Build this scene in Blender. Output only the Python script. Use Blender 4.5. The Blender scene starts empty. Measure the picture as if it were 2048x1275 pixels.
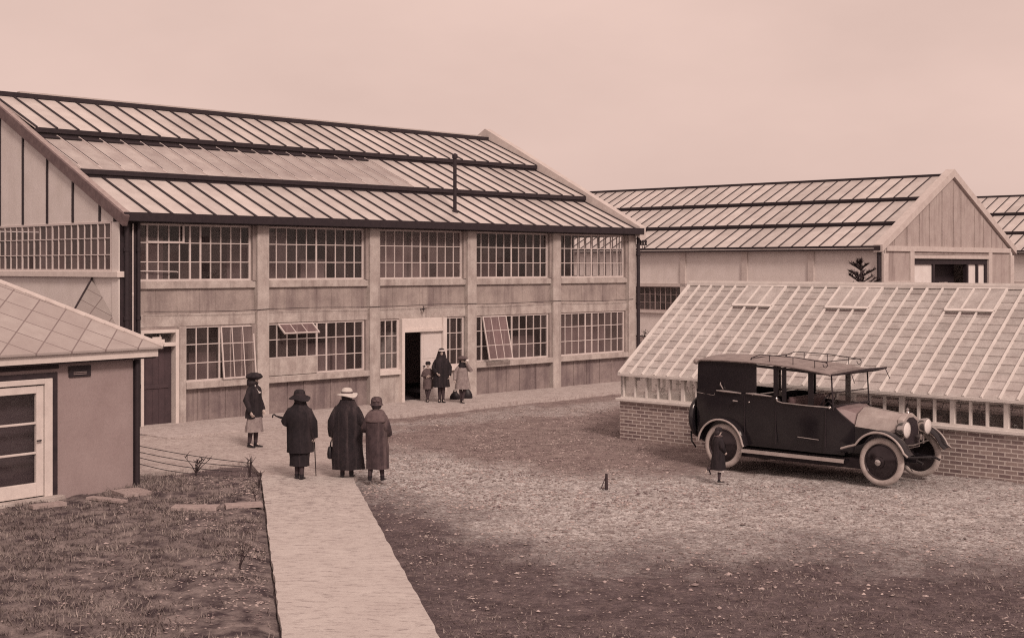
import bpy, math, random
from mathutils import Vector, Matrix, noise
R = random.Random(11)
sc = bpy.context.scene
COL = sc.collection
PI = math.pi
F, CAMH, HORIZ = 2770.0, 3.8, 533.0

# ------------------------------------------------------------------ colours
def lin(v):
    v /= 255.0
    return v / 12.92 if v <= .04045 else ((v + .055) / 1.055) ** 2.4
CC = lambda *a: C(*a)
TINT = (1.0, .722, .633)
def C(r, g, b, k=1.0):
    m = (r + g + b) / 3; q = .10 * max(0, min(1, (r - 70) / 50)) * max(0, min(1, (230 - r) / 40))
    r, g, b = r + (m - r) * q, g + (m - g) * q, b + (m - b) * q
    return tuple(min(.85, k * lin(c) / (.95 * t)) for c, t in zip((r, g, b), TINT)) + (1.0,)

# ------------------------------------------------------------------ materials
def new_mat(name):
    m = bpy.data.materials.new(name); m.use_nodes = True
    nt = m.node_tree; nt.nodes.clear()
    out = nt.nodes.new('ShaderNodeOutputMaterial')
    return m, nt, out
def N(nt, t, **kw):
    n = nt.nodes.new(t)
    for k, v in kw.items():
        if k.startswith('i_'):
            n.inputs[int(k[2:]) if k[2:].isdigit() else k[2:].replace('_', ' ')].default_value = v
        else: setattr(n, k, v)
    return n
def mixc(nt, fac, a, b, mode='MIX'):
    n = nt.nodes.new('ShaderNodeMix'); n.data_type = 'RGBA'; n.blend_type = mode; n.clamp_factor = True
    for s, v in ((0, fac), (6, a), (7, b)):
        if hasattr(v, 'is_output'): nt.links.new(v, n.inputs[s])
        else: n.inputs[s].default_value = v
    return n.outputs[2]
def ramp(nt, src, a, b):
    n = nt.nodes.new('ShaderNodeMapRange'); n.clamp = True
    nt.links.new(src, n.inputs[0]); n.inputs[1].default_value = a; n.inputs[2].default_value = b
    return n.outputs[0]
def math_(nt, op, a, b=0.0, c=None):
    n = nt.nodes.new('ShaderNodeMath'); n.operation = op
    for i, v in enumerate((a, b, c)):
        if v is None: continue
        if hasattr(v, 'is_output'): nt.links.new(v, n.inputs[i])
        else: n.inputs[i].default_value = v
    return n.outputs[0]
def coords(nt, scale=(1, 1, 1), rot=(0, 0, 0), loc=(0, 0, 0)):
    tc = nt.nodes.new('ShaderNodeTexCoord'); mp = nt.nodes.new('ShaderNodeMapping')
    mp.inputs['Scale'].default_value = scale; mp.inputs['Rotation'].default_value = rot; mp.inputs['Location'].default_value = loc
    nt.links.new(tc.outputs['Object'], mp.inputs[0]); return mp.outputs[0]
def nz(nt, vec, scale, detail=4, rough=.6):
    n = nt.nodes.new('ShaderNodeTexNoise'); n.inputs['Scale'].default_value = scale
    n.inputs['Detail'].default_value = detail; n.inputs['Roughness'].default_value = rough
    nt.links.new(vec, n.inputs['Vector']); return n.outputs['Fac']
def bump(nt, h, strength, dist):
    b = nt.nodes.new('ShaderNodeBump'); b.inputs['Strength'].default_value = strength; b.inputs['Distance'].default_value = dist
    nt.links.new(h, b.inputs['Height']); return b.outputs[0]
def finish(nt, out, col, rough=.8, nrm=None, metal=0, spec=.3, coat=0):
    p = nt.nodes.new('ShaderNodeBsdfPrincipled')
    if hasattr(col, 'is_output'): nt.links.new(col, p.inputs['Base Color'])
    else: p.inputs['Base Color'].default_value = col
    p.inputs['Roughness'].default_value = rough; p.inputs['Metallic'].default_value = metal
    p.inputs['Specular IOR Level'].default_value = spec; p.inputs['Coat Weight'].default_value = coat
    if nrm is not None: nt.links.new(nrm, p.inputs['Normal'])
    nt.links.new(p.outputs[0], out.inputs[0]); return p
def plain(name, a, b=None, scale=6, lo=.35, hi=.65, rough=.8, bmp=.0, bs=40, streak=None, island=0, spec=.3, coat=0, metal=0, fine=0):
    """two-tone mottled surface, optional vertical streaks and fine grain"""
    m, nt, out = new_mat(name)
    v = coords(nt)
    col = mixc(nt, ramp(nt, nz(nt, v, scale, 6, .65), lo, hi), a, b or a)
    if streak:
        vs = coords(nt, (streak[1], streak[1], .18))
        col = mixc(nt, math_(nt, 'MULTIPLY', ramp(nt, nz(nt, vs, 1.0, 4, .7), .5, .72), streak[2]), col, streak[0])
    if fine:
        g = math_(nt, 'MULTIPLY_ADD', math_(nt, 'SUBTRACT', nz(nt, v, 22, 6, .9), .5), fine * 1.3, 1.0)
        cc = nt.nodes.new('ShaderNodeCombineColor')
        for i in range(3): nt.links.new(g, cc.inputs[i])
        col = mixc(nt, 1.0, col, cc.outputs[0], 'MULTIPLY')
    if island:
        ge = nt.nodes.new('ShaderNodeNewGeometry')
        g = math_(nt, 'MULTIPLY_ADD', math_(nt, 'SUBTRACT', ge.outputs['Random Per Island'], .5), island, 1.0)
        cc = nt.nodes.new('ShaderNodeCombineColor')
        for i in range(3): nt.links.new(g, cc.inputs[i])
        col = mixc(nt, 1.0, col, cc.outputs[0], 'MULTIPLY')
    nr = bump(nt, nz(nt, v, bs, 5, .7), bmp, .02) if bmp else None
    finish(nt, out, col, rough, nr, metal, spec, coat)
    return m
def schlick(nt):
    lw = nt.nodes.new('ShaderNodeLayerWeight'); lw.inputs[0].default_value = .5
    return math_(nt, 'MULTIPLY_ADD', math_(nt, 'POWER', lw.outputs['Facing'], 5.0), .94, .045)
def glass(name, dust, dcol, tint=(1, 1, 1, 1), rough=.02, spread=.3):
    m, nt, out = new_mat(name)
    tr = N(nt, 'ShaderNodeBsdfTransparent'); tr.inputs[0].default_value = tint
    gl = N(nt, 'ShaderNodeBsdfGlossy'); gl.inputs['Roughness'].default_value = rough
    fr = schlick(nt)
    mx = N(nt, 'ShaderNodeMixShader'); nt.links.new(fr, mx.inputs[0]); nt.links.new(tr.outputs[0], mx.inputs[1]); nt.links.new(gl.outputs[0], mx.inputs[2])
    df = N(nt, 'ShaderNodeBsdfDiffuse'); df.inputs[0].default_value = dcol
    ge = N(nt, 'ShaderNodeNewGeometry')
    v = coords(nt)
    d = math_(nt, 'MULTIPLY_ADD', math_(nt, 'SUBTRACT', ge.outputs['Random Per Island'], .5), dust * spread * 2, dust)
    d = math_(nt, 'MULTIPLY', d, math_(nt, 'MULTIPLY_ADD', nz(nt, v, 1.3, 4, .6), 1.2, .4))
    m2 = N(nt, 'ShaderNodeMixShader'); nt.links.new(d, m2.inputs[0]); nt.links.new(mx.outputs[0], m2.inputs[1]); nt.links.new(df.outputs[0], m2.inputs[2])
    nt.links.new(m2.outputs[0], out.inputs[0]); return m

M = {}
M['concrete'] = plain('pale concrete', C(184, 151, 138), C(158, 126, 115), 3.0, .35, .65, .9, .25, 60, (C(118, 90, 83), 3, .65), fine=.75)
M['panel'] = plain('weathered panel', C(164, 131, 119), C(138, 108, 99), 1.6, .36, .64, .92, .2, 50, (C(108, 81, 77), 2.2, .75), fine=.8)
M['gable'] = plain('streaked concrete gable', C(176, 142, 130), C(158, 124, 114), 1.5, .3, .7, .92, .2, 30, (C(128, 97, 89), 1.6, .75), fine=.5)
M['plinth'] = plain('stained plinth panel', C(144, 112, 103), C(116, 88, 83), 1.8, .35, .65, .92, .2, 50, (C(88, 65, 64), 2.4, .85), fine=.8)
M['whitewall'] = plain('white rendered wall', C(212, 178, 166), C(202, 168, 155), 2.0, .3, .7, .9, .12, 70, (C(190, 155, 143), 2, .35), fine=.25)
M['paint'] = plain('pale painted wood', C(212, 176, 162), C(196, 160, 147), 5, .3, .7, .6, .05, 60, fine=.2)
M['steel'] = plain('pale painted steel', C(204, 168, 156), C(188, 152, 140), 7, .3, .7, .55)
M['dull'] = plain('dull painted steel', C(158, 122, 112), C(146, 110, 102), 7, .3, .7, .6)
M['black'] = plain('black bitumen paint', C(50, 36, 37), C(42, 30, 32), 8, .35, .65, .6)
M['tar'] = plain('tarred timber', C(58, 41, 42), C(44, 32, 33), 5, .35, .65, .75, .1, 40)
M['brown'] = plain('weathered bargeboard', C(120, 88, 82), C(92, 66, 64), 6, .3, .7, .8, .1, 40, fine=.4)
M['coping'] = plain('concrete coping', C(196, 161, 148), C(180, 145, 133), 4, .3, .7, .9, .1, 50, fine=.3)
M['interior'] = plain('interior plaster', C(128, 94, 88), C(96, 68, 66), 1.5, .3, .7, .9)
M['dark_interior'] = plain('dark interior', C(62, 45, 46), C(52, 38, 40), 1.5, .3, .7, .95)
M['door_leaf'] = plain('pale boarded door', C(206, 172, 160), C(196, 160, 148), 3, .3, .7, .7, .05, 50, fine=.2)
M['door_dark'] = plain('dark boarded door', C(78, 55, 55), C(62, 44, 45), 4, .3, .7, .8, .1, 40)
M['roofglass'] = plain('whitewashed roof glass', C(200, 166, 153), C(178, 145, 133), 1.1, .34, .66, .35, island=.22, spec=.4, fine=.2, streak=(C(165, 130, 120), 1.2, .35))
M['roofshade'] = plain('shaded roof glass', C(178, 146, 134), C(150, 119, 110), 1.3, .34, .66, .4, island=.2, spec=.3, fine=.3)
M['win'] = glass('factory window glass', .12, C(140, 106, 99), spread=.8)
M['winmid'] = glass('dusty factory glass', .32, C(138, 104, 97), spread=.5)
M['sash'] = glass('dusty sash glass', .62, C(132, 95, 90))
M['winclear'] = glass('clear window glass', .05, C(150, 112, 106))
M['sky_pane'] = plain('sky-toned white pane', C(222, 190, 178), C(210, 176, 164), 2, .3, .7, .3, spec=.4)  # opaque pale tone stands for bright sky seen through the panes
M['ghside'] = glass('greenhouse side glass', .07, C(190, 156, 144))
M['ghlime'] = glass('limewashed side glass', .5, C(192, 160, 146))
M['soil'] = None
M['skin'] = plain('skin', C(196, 156, 140), C(184, 144, 130), 20, .3, .7, .6)
M['blackcloth'] = plain('black wool cloth', C(42, 31, 32), C(30, 22, 24), 14, .3, .7, .95, .3, 120, (C(62, 46, 46), 7, .8), fine=.9)
M['fur'] = plain('dark fur', C(50, 36, 37), C(32, 24, 26), 9, .3, .7, .95, .8, 60, (C(80, 60, 58), 9, .8), fine=1.2)
M['browncloth'] = plain('brown wool cloth', C(78, 56, 55), C(50, 36, 37), 7, .3, .7, .95, .3, 120, (C(104, 76, 72), 8, .8), fine=1.0)
M['collarcloth'] = plain('lighter brown wool collar', C(108, 79, 75), C(84, 61, 59), 12, .3, .7, .95, .3, 120, fine=.5)
M['greycloth'] = plain('mid brown tweed', C(106, 79, 74), C(76, 56, 55), 15, .3, .7, .95, .2, 120, fine=.8)
M['palecloth'] = plain('pale cotton cloth', C(152, 121, 112), C(118, 90, 85), 9, .3, .7, .9, .2, 90, fine=.5)
M['whitecloth'] = plain('white cloth', C(216, 182, 170), C(204, 170, 158), 9, .3, .7, .9)
M['strawhat'] = plain('pale straw hat', C(200, 168, 154), C(176, 144, 131), 20, .3, .7, .8, .2, 90, fine=.5)
M['hair'] = plain('dark hair', C(52, 38, 38), C(42, 30, 32), 30, .3, .7, .6)
M['shoe'] = plain('dark leather', C(38, 28, 30), C(34, 25, 27), 20, .3, .7, .45)
M['stocking'] = plain('dark stocking', C(70, 50, 50), C(58, 42, 43), 20, .3, .7, .8)
M['carpaint'] = plain('black coach paint', C(36, 27, 28), C(26, 19, 21), 2.4, .35, .7, .17, spec=.5)
M['disc'] = plain('black enamel disc', C(72, 56, 55), C(54, 41, 41), 4, .3, .7, .16, metal=.75)
M['carhood'] = plain('polished bonnet metal', C(176, 143, 131), C(152, 120, 110), 5, .3, .7, .35, fine=.4)
M['cowl'] = plain('grey scuttle metal', C(132, 98, 92), C(118, 86, 82), 5, .3, .7, .4)
M['cartop'] = plain('faded roof fabric', C(150, 119, 109), C(122, 94, 87), 5, .3, .7, .8, .1, 60, fine=.4)
M['nickel'] = plain('nickel plate', C(200, 168, 156), C(170, 138, 128), 5, .3, .7, .18, metal=.85)
M['tyre'] = plain('pale rubber tyre', C(186, 152, 139), C(156, 123, 112), 6, .3, .7, .85, .1, 60, fine=.35)
M['leather'] = plain('seat leather', C(102, 70, 66), C(82, 57, 56), 9, .3, .7, .6)
M['carglass'] = glass('car glass', .03, C(150, 112, 106))
M['lens'] = plain('headlamp glass', C(214, 182, 170), C(206, 172, 160), 9, .3, .7, .12, spec=.6)
M['ghwood'] = plain('white greenhouse paint', C(214, 181, 168), C(198, 165, 152), 6, .3, .7, .6, fine=.15)
M['lapdirt'] = plain('dirty lap joint', C(160, 127, 117), C(196, 163, 151), 2, .42, .58, .9)
M['board'] = plain('grey board', C(168, 132, 121), C(142, 108, 100), 9, .3, .7, .85, .1, 60, fine=.4)
M['stone'] = plain('flint stones', C(172, 136, 124), C(112, 82, 78), 1.5, .35, .65, .85, island=.8)
M['weed'] = plain('dry weeds', C(144, 115, 104), C(90, 67, 63), 1.2, .35, .65, .9, island=.7)
M['twig'] = plain('dark twig', C(66, 47, 46), C(54, 39, 39), 9, .35, .65, .9)
M['leaf'] = plain('dark evergreen leaf', C(70, 50, 49), C(50, 37, 37), 5, .35, .65, .8, island=.5)
M['slate'] = None

def slate_mat(k=1.0):
    m, nt, out = new_mat('diamond slates')
    C = lambda r, g, b: CC(r * k, g * k, b * k)
    tc = nt.nodes.new('ShaderNodeTexCoord')
    mp = nt.nodes.new('ShaderNodeMapping'); mp.inputs['Rotation'].default_value = (0, 0, math.radians(45))
    nt.links.new(tc.outputs['UV'], mp.inputs[0])
    br = nt.nodes.new('ShaderNodeTexBrick'); br.offset = 0; br.inputs['Scale'].default_value = 1
    br.inputs['Brick Width'].default_value = .46; br.inputs['Row Height'].default_value = .46
    br.inputs['Mortar Size'].default_value = .011; br.inputs['Mortar Smooth'].default_value = .2
    br.inputs['Color1'].default_value = C(180, 147, 135); br.inputs['Color2'].default_value = C(170, 137, 126); br.inputs['Mortar'].default_value = C(124, 93, 87)
    nt.links.new(mp.outputs[0], br.inputs['Vector'])
    v = coords(nt)
    col = mixc(nt, math_(nt, 'MULTIPLY', ramp(nt, nz(nt, v, 3, 6, .7), .35, .7), .5), br.outputs['Color'], C(150, 117, 108))
    col = mixc(nt, math_(nt, 'MULTIPLY', ramp(nt, nz(nt, v, 70, 3, .8), .5, .8), .4), col, C(140, 108, 100))
    inv = math_(nt, 'SUBTRACT', 1.0, br.outputs['Fac'])
    finish(nt, out, col, .85, bump(nt, inv, .5, .02)); return m
M['slate'] = slate_mat(.95); M['slate_dark'] = slate_mat(.84)  # second slate is a darker tone, used for the saddle roof

def brick_mat():
    m, nt, out = new_mat('brown stock bricks')
    tc = nt.nodes.new('ShaderNodeTexCoord')
    br = nt.nodes.new('ShaderNodeTexBrick'); br.offset = .5; br.inputs['Scale'].default_value = 1
    br.inputs['Brick Width'].default_value = .235; br.inputs['Row Height'].default_value = .078
    br.inputs['Mortar Size'].default_value = .011; br.inputs['Mortar Smooth'].default_value = .15; br.inputs['Bias'].default_value = -.1
    br.inputs['Color1'].default_value = C(108, 79, 75); br.inputs['Color2'].default_value = C(158, 123, 111); br.inputs['Mortar'].default_value = C(200, 166, 152)
    nt.links.new(tc.outputs['UV'], br.inputs['Vector'])
    v = coords(nt)
    col = mixc(nt, math_(nt, 'MULTIPLY', ramp(nt, nz(nt, v, 9, 5, .7), .4, .7), .55), br.outputs['Color'], C(140, 102, 94))
    col = mixc(nt, math_(nt, 'MULTIPLY', ramp(nt, nz(nt, v, 1.3, 5, .7), .5, .75), .4), col, C(172, 136, 122))
    col = mixc(nt, math_(nt, 'MULTIPLY', ramp(nt, nz(nt, v, 60, 3, .8), .5, .8), .35), col, C(96, 68, 66))
    finish(nt, out, col, .92, bump(nt, br.outputs['Fac'], -.6, .012)); return m
M['brick'] = brick_mat()

def gh_roof_mat():
    """limewashed greenhouse glazing in lapped rows"""
    m, nt, out = new_mat('limewashed greenhouse glass')
    v = coords(nt)
    ge = N(nt, 'ShaderNodeNewGeometry')
    col = mixc(nt, ramp(nt, nz(nt, v, 2.2, 9, .8), .36, .66), C(228, 195, 182), C(186, 152, 140))
    col = mixc(nt, math_(nt, 'MULTIPLY', ramp(nt, nz(nt, v, 26, 5, .85), .5, .7), .5), col, C(160, 127, 117))
    g = math_(nt, 'MULTIPLY_ADD', math_(nt, 'SUBTRACT', ge.outputs['Random Per Island'], .5), .2, 1.0)
    cc = nt.nodes.new('ShaderNodeCombineColor')
    for i in range(3): nt.links.new(g, cc.inputs[i])
    col = mixc(nt, 1.0, col, cc.outputs[0], 'MULTIPLY')
    df = N(nt, 'ShaderNodeBsdfDiffuse'); nt.links.new(col, df.inputs[0])
    tl = N(nt, 'ShaderNodeBsdfTranslucent'); nt.links.new(col, tl.inputs[0])
    a = N(nt, 'ShaderNodeMixShader'); a.inputs[0].default_value = .28; nt.links.new(df.outputs[0], a.inputs[1]); nt.links.new(tl.outputs[0], a.inputs[2])
    tr = N(nt, 'ShaderNodeBsdfTransparent')
    b = N(nt, 'ShaderNodeMixShader'); b.inputs[0].default_value = .26; nt.links.new(a.outputs[0], b.inputs[1]); nt.links.new(tr.outputs[0], b.inputs[2])
    gl = N(nt, 'ShaderNodeBsdfGlossy'); gl.inputs['Roughness'].default_value = .15
    fr = schlick(nt)
    c = N(nt, 'ShaderNodeMixShader'); nt.links.new(fr, c.inputs[0]); nt.links.new(b.outputs[0], c.inputs[1]); nt.links.new(gl.outputs[0], c.inputs[2])
    nt.links.new(c.outputs[0], out.inputs[0]); return m
M['ghroof'] = gh_roof_mat()

def ground_mat():
    m, nt, out = new_mat('earth and gravel yard')
    v = coords(nt)
    soil = mixc(nt, ramp(nt, nz(nt, v, 2.2, 8, .8), .35, .65), C(122, 93, 89), C(78, 58, 58))
    soil = mixc(nt, math_(nt, 'MULTIPLY', ramp(nt, nz(nt, v, 11, 6, .85), .5, .66), .7), soil, C(152, 116, 106))
    grav = mixc(nt, ramp(nt, nz(nt, v, 8, 9, .9), .40, .60), C(246, 208, 189), C(144, 112, 102))
    vo = nt.nodes.new('ShaderNodeTexVoronoi'); vo.inputs['Scale'].default_value = 22; nt.links.new(v, vo.inputs['Vector'])
    grav = mixc(nt, math_(nt, 'MULTIPLY', ramp(nt, vo.outputs['Distance'], .45, .8), .55), grav, C(104, 75, 71))
    grav = mixc(nt, math_(nt, 'MULTIPLY', ramp(nt, nz(nt, v, 1.3, 9, .88), .52, .64), .65), grav, C(116, 88, 83))
    mid = mixc(nt, ramp(nt, nz(nt, v, 2.4, 9, .85), .34, .66), C(164, 128, 117), C(112, 81, 77))
    mid = mixc(nt, math_(nt, 'MULTIPLY', ramp(nt, nz(nt, v, 16, 5, .8), .5, .7), .55), mid, C(178, 140, 128))
    sep = nt.nodes.new('ShaderNodeSeparateXYZ'); nt.links.new(v, sep.inputs[0])
    X, Y = sep.outputs[0], sep.outputs[1]
    wob = math_(nt, 'MULTIPLY', math_(nt, 'SUBTRACT', nz(nt, v, .38, 8, .72), .5), 9.0)
    wob2 = math_(nt, 'MULTIPLY', math_(nt, 'SUBTRACT', nz(nt, v, 3.0, 6, .85), .5), 4.0)
    w = math_(nt, 'ADD', wob, wob2)
    # pale gravel drive: from beside the walkers across in front of the car and off to the right
    # lower edge runs from (-2.2, 21) to (2, 17.6) to (8, 18.4); upper edge about y = 25 (right), 27 (left)
    t = math_(nt, 'POWER', math_(nt, 'MAXIMUM', math_(nt, 'SUBTRACT', .9, X), 0.0), 1.3)
    yb = math_(nt, 'MULTIPLY_ADD', t, 1.1, 18.5)
    lo = ramp(nt, math_(nt, 'ADD', math_(nt, 'SUBTRACT', Y, yb), w), -1.5, 1.8)
    col = mixc(nt, lo, soil, grav)
    ub = math_(nt, 'MULTIPLY_ADD', math_(nt, 'MAXIMUM', math_(nt, 'SUBTRACT', 1.2, X), 0.0), .9, 25.6)
    up = ramp(nt, math_(nt, 'ADD', math_(nt, 'SUBTRACT', Y, ub), math_(nt, 'MULTIPLY', w, .8)), -.8, 1.0)
    col = mixc(nt, up, col, mid)
    d3 = math_(nt, 'ABSOLUTE', math_(nt, 'ADD', math_(nt, 'SUBTRACT', Y, math_(nt, 'MULTIPLY_ADD', X, .9, 36.2)), w))
    col = mixc(nt, math_(nt, 'MULTIPLY', ramp(nt, d3, 1.6, .4), .6), col, grav)
    for sc_, amp in ((4.5, 2.0), (13, 1.3)):
        gq = math_(nt, 'MAXIMUM', math_(nt, 'MULTIPLY_ADD', math_(nt, 'SUBTRACT', nz(nt, v, sc_, 8, .95), .5), amp, 1.0), .3)
        cg = nt.nodes.new('ShaderNodeCombineColor')
        for i in range(3): nt.links.new(gq, cg.inputs[i])
        col = mixc(nt, 1.0, col, cg.outputs[0], 'MULTIPLY')
    h = math_(nt, 'ADD', nz(nt, v, 26, 6, .8), math_(nt, 'MULTIPLY', nz(nt, v, 5, 5, .7), 1.5))
    finish(nt, out, col, .96, bump(nt, h, .8, .06), spec=.1); return m
M['ground'] = ground_mat()
M['soil'] = plain('dark bed soil', C(134, 105, 97), C(68, 51, 51), 3.2, .38, .62, .97, .9, 24, fine=.9, spec=.1)
def path_mat(name, a, b, c):
    m, nt, out = new_mat(name)
    v = coords(nt)
    col = mixc(nt, ramp(nt, nz(nt, v, 1.6, 8, .75), .32, .7), a, b)
    col = mixc(nt, math_(nt, 'MULTIPLY', ramp(nt, nz(nt, coords(nt, (1, 2.6, 1)), 4.5, 7, .85), .52, .64), .8), col, c)
    sep = nt.nodes.new('ShaderNodeSeparateXYZ'); nt.links.new(v, sep.inputs[0])
    trod = ramp(nt, sep.outputs[1], 17.5, 22.5)
    dirt = math_(nt, 'MULTIPLY', ramp(nt, nz(nt, v, 7.5, 7, .88), .5, .58), math_(nt, 'MULTIPLY', trod, .6))
    col = mixc(nt, dirt, col, c)
    col = mixc(nt, math_(nt, 'MULTIPLY', ramp(nt, nz(nt, v, 40, 4, .9), .5, .75), .45), col, c)
    finish(nt, out, col, .92, bump(nt, nz(nt, v, 35, 5, .8), .4, .02), spec=.15); return m
M['path'] = path_mat('trodden concrete path', C(196, 163, 150), C(180, 147, 135), C(122, 93, 87))
M['pave'] = path_mat('concrete pavement', C(192, 158, 146), C(172, 139, 128), C(136, 103, 95))
M['court'] = path_mat('sandy forecourt', C(190, 156, 143), C(166, 133, 122), C(124, 92, 85))

# ------------------------------------------------------------------ mesh builder
class MB:
    def __init__(s): s.v = []; s.f = []; s.uv = {}
    def quad(s, *p):
        i = len(s.v); s.v += [tuple(q) for q in p]; s.f.append(tuple(range(i, i + len(p)))); return s
    def box(s, x0, x1, y0, y1, z0, z1):
        i = len(s.v)
        s.v += [(x, y, z) for z in (z0, z1) for y in (y0, y1) for x in (x0, x1)]
        s.f += [tuple(i + k for k in q) for q in ((0, 2, 3, 1), (4, 5, 7, 6), (0, 1, 5, 4), (2, 6, 7, 3), (0, 4, 6, 2), (1, 3, 7, 5))]; return s
    def beam(s, p, q, w, h, up=(0, 0, 1)):
        p, q, up = Vector(p), Vector(q), Vector(up)
        d = (q - p).normalized(); sx = d.cross(up).normalized(); uz = sx.cross(d)
        i = len(s.v)
        for c in (p, q):
            for a, b in ((-1, -1), (1, -1), (1, 1), (-1, 1)): s.v.append(tuple(c + sx * a * w / 2 + uz * b * h / 2))
        s.f += [tuple(i + k for k in f) for f in ((0, 1, 2, 3), (7, 6, 5, 4), (0, 4, 5, 1), (1, 5, 6, 2), (2, 6, 7, 3), (3, 7, 4, 0))]; return s
    def loft(s, rings, cap=True, closed=True):
        i = len(s.v); n = len(rings[0])
        for r in rings: s.v += [tuple(p) for p in r]
        for k in range(len(rings) - 1):
            for j in range(n if closed else n - 1):
                a, b = i + k * n + j, i + k * n + (j + 1) % n
                s.f.append((a, b, b + n, a + n))
        if cap and closed:
            s.f.append(tuple(i + j for j in range(n))[::-1]); e = i + (len(rings) - 1) * n
            s.f.append(tuple(e + j for j in range(n)))
        return s
    def tube(s, pts, rad, n=10, flat=1.0):
        pts = [Vector(p) for p in pts]
        if not isinstance(rad, (list, tuple)): rad = [rad] * len(pts)
        rings = []; ref = None
        for k, p in enumerate(pts):
            a = pts[max(0, k - 1)]; b = pts[min(len(pts) - 1, k + 1)]
            d = (b - a).normalized()
            if ref is None:
                ref = Vector((0, 0, 1)) if abs(d.z) < .9 else Vector((0, 1, 0))
            u = d.cross(ref).normalized(); w = u.cross(d).normalized(); ref = w
            rings.append([p + (u * math.cos(t) + w * math.sin(t) * flat) * rad[k] for t in [2 * PI * j / n for j in range(n)]])
        return s.loft(rings)
    def lathe(s, prof, c=(0, 0, 0), axis='z', n=24):
        rings = []
        for r, h in prof:
            ring = []
            for j in range(n):
                t = 2 * PI * j / n; a, b = r * math.cos(t), r * math.sin(t)
                q = {'z': (a, b, h), 'y': (a, h, b), 'x': (h, a, b)}[axis]
                ring.append((c[0] + q[0], c[1] + q[1], c[2] + q[2]))
            rings.append(ring)
        return s.loft(rings)
    def ball(s, c, rx, ry=None, rz=None, n=14, m=9):
        ry = ry or rx; rz = rz or rx
        rings = []
        for k in range(m + 1):
            a = -PI / 2 + PI * k / m; a = max(-1.52, min(1.52, a))
            rings.append([(c[0] + rx * math.cos(a) * math.cos(t), c[1] + ry * math.cos(a) * math.sin(t), c[2] + rz * math.sin(a)) for t in [2 * PI * j / n for j in range(n)]])
        return s.loft(rings)
    def prism(s, poly, a, b, axis='y'):
        def P(u, w, t): return {'y': (u, t, w), 'x': (t, u, w), 'z': (u, w, t)}[axis]
        return s.loft([[P(u, w, a) for u, w in poly], [P(u, w, b) for u, w in poly]])
    def add(s, me, M4=None):
        i = len(s.v)
        for v in me.vertices: s.v.append(tuple(M4 @ v.co if M4 else v.co))
        for p in me.polygons: s.f.append(tuple(i + k for k in p.vertices))
        return s
    def split(s, name, mat, parent=None, **kw):
        """each loose piece as an object of its own"""
        par = list(range(len(s.v)))
        def fd(a):
            while par[a] != a: par[a] = par[par[a]]; a = par[a]
            return a
        for f in s.f:
            for k in f[1:]: par[fd(k)] = fd(f[0])
        grp = {}
        for f in s.f: grp.setdefault(fd(f[0]), []).append(f)
        out = []
        for fs in grp.values():
            ids = sorted({k for f in fs for k in f}); mp_ = {k: i for i, k in enumerate(ids)}
            b = MB(); b.v = [s.v[k] for k in ids]; b.f = [tuple(mp_[k] for k in f) for f in fs]
            out.append(b.build(name, mat, parent, **kw))
        return out
    def build(s, name, mat, parent=None, smooth=0, bevel=0, uv=None):
        me = bpy.data.meshes.new(name); me.from_pydata(s.v, [], s.f); me.update()
        me.materials.append(mat if not isinstance(mat, str) else M[mat])
        import bmesh
        bm = bmesh.new(); bm.from_mesh(me); bmesh.ops.recalc_face_normals(bm, faces=bm.faces); bm.to_mesh(me); bm.free()
        if smooth:
            for p in me.polygons: p.use_smooth = True
            me.set_sharp_from_angle(angle=math.radians(smooth))
        if uv:
            L = me.uv_layers.new(name='UVMap')
            for lp in me.loops: L.data[lp.index].uv = uv(me.vertices[lp.vertex_index].co)
        o = bpy.data.objects.new(name, me); COL.objects.link(o)
        if parent: o.parent = parent
        if bevel:
            b = o.modifiers.new('bevel', 'BEVEL'); b.width = bevel; b.segments = 2; b.limit_method = 'ANGLE'
        return o
def tag(o, label=None, cat=None, group=None, kind=None):
    for k, v in (('label', label), ('category', cat), ('group', group), ('kind', kind)):
        if v: o[k] = v
    return o
def empty(name, loc, rz, label, cat, group=None):
    o = bpy.data.objects.new(name, None); COL.objects.link(o); o.location = loc; o.rotation_euler = (0, 0, rz); o.empty_display_size = .3
    return tag(o, label, cat, group)
def part(name, parent, loc=(0, 0, 0)):
    o = bpy.data.objects.new(name, None); COL.objects.link(o); o.parent = parent; o.location = loc; return o
def gpt(px, py, z=0.0):
    Y = (CAMH - z) * F / (py - HORIZ); return Vector(((px - 1024) / F * Y, Y, z))

# ------------------------------------------------------------------ setting
def gz(x, y):
    return -.055 + .014 * noise.noise((x * 6.5, y * 6.5, 8)) + .035 * noise.noise((x * .9, y * .9, 0)) + .02 * noise.noise((x * 3.1, y * 3.1, 4))
def axis(lo, a, b, hi, step, grow=1.35):
    c = []; t = a
    while t <= b: c.append(t); t += step
    l = []; d = step; t = a
    while t > lo: d *= grow; t -= d; l.append(t)
    h = []; d = step; t = c[-1]
    while t < hi: d *= grow; t += d; h.append(t)
    return l[::-1] + c + h
xs = axis(-900, -9.5, 12.5, 900, .12); ys = axis(-600, 12.5, 34, 1200, .13)
g = MB()
for y in ys:
    for x in xs: g.v.append((x, y, gz(x, y)))
nx = len(xs)
for j in range(len(ys) - 1):
    for i in range(nx - 1): g.f.append((j * nx + i, j * nx + i + 1, (j + 1) * nx + i + 1, (j + 1) * nx + i))
tag(g.build('ground', 'ground', smooth=180), kind='structure')

A1 = math.atan2(1.0, .966)          # direction of the long facade, running away to the right
D1 = Vector((math.cos(A1), math.sin(A1), 0)); D2 = Vector((-D1.y, D1.x, 0))
P0 = Vector((-2.78, 38.7, 0))
def fac(s, w, z=0): return P0 + D1 * s + D2 * w + Vector((0, 0, z))

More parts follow.
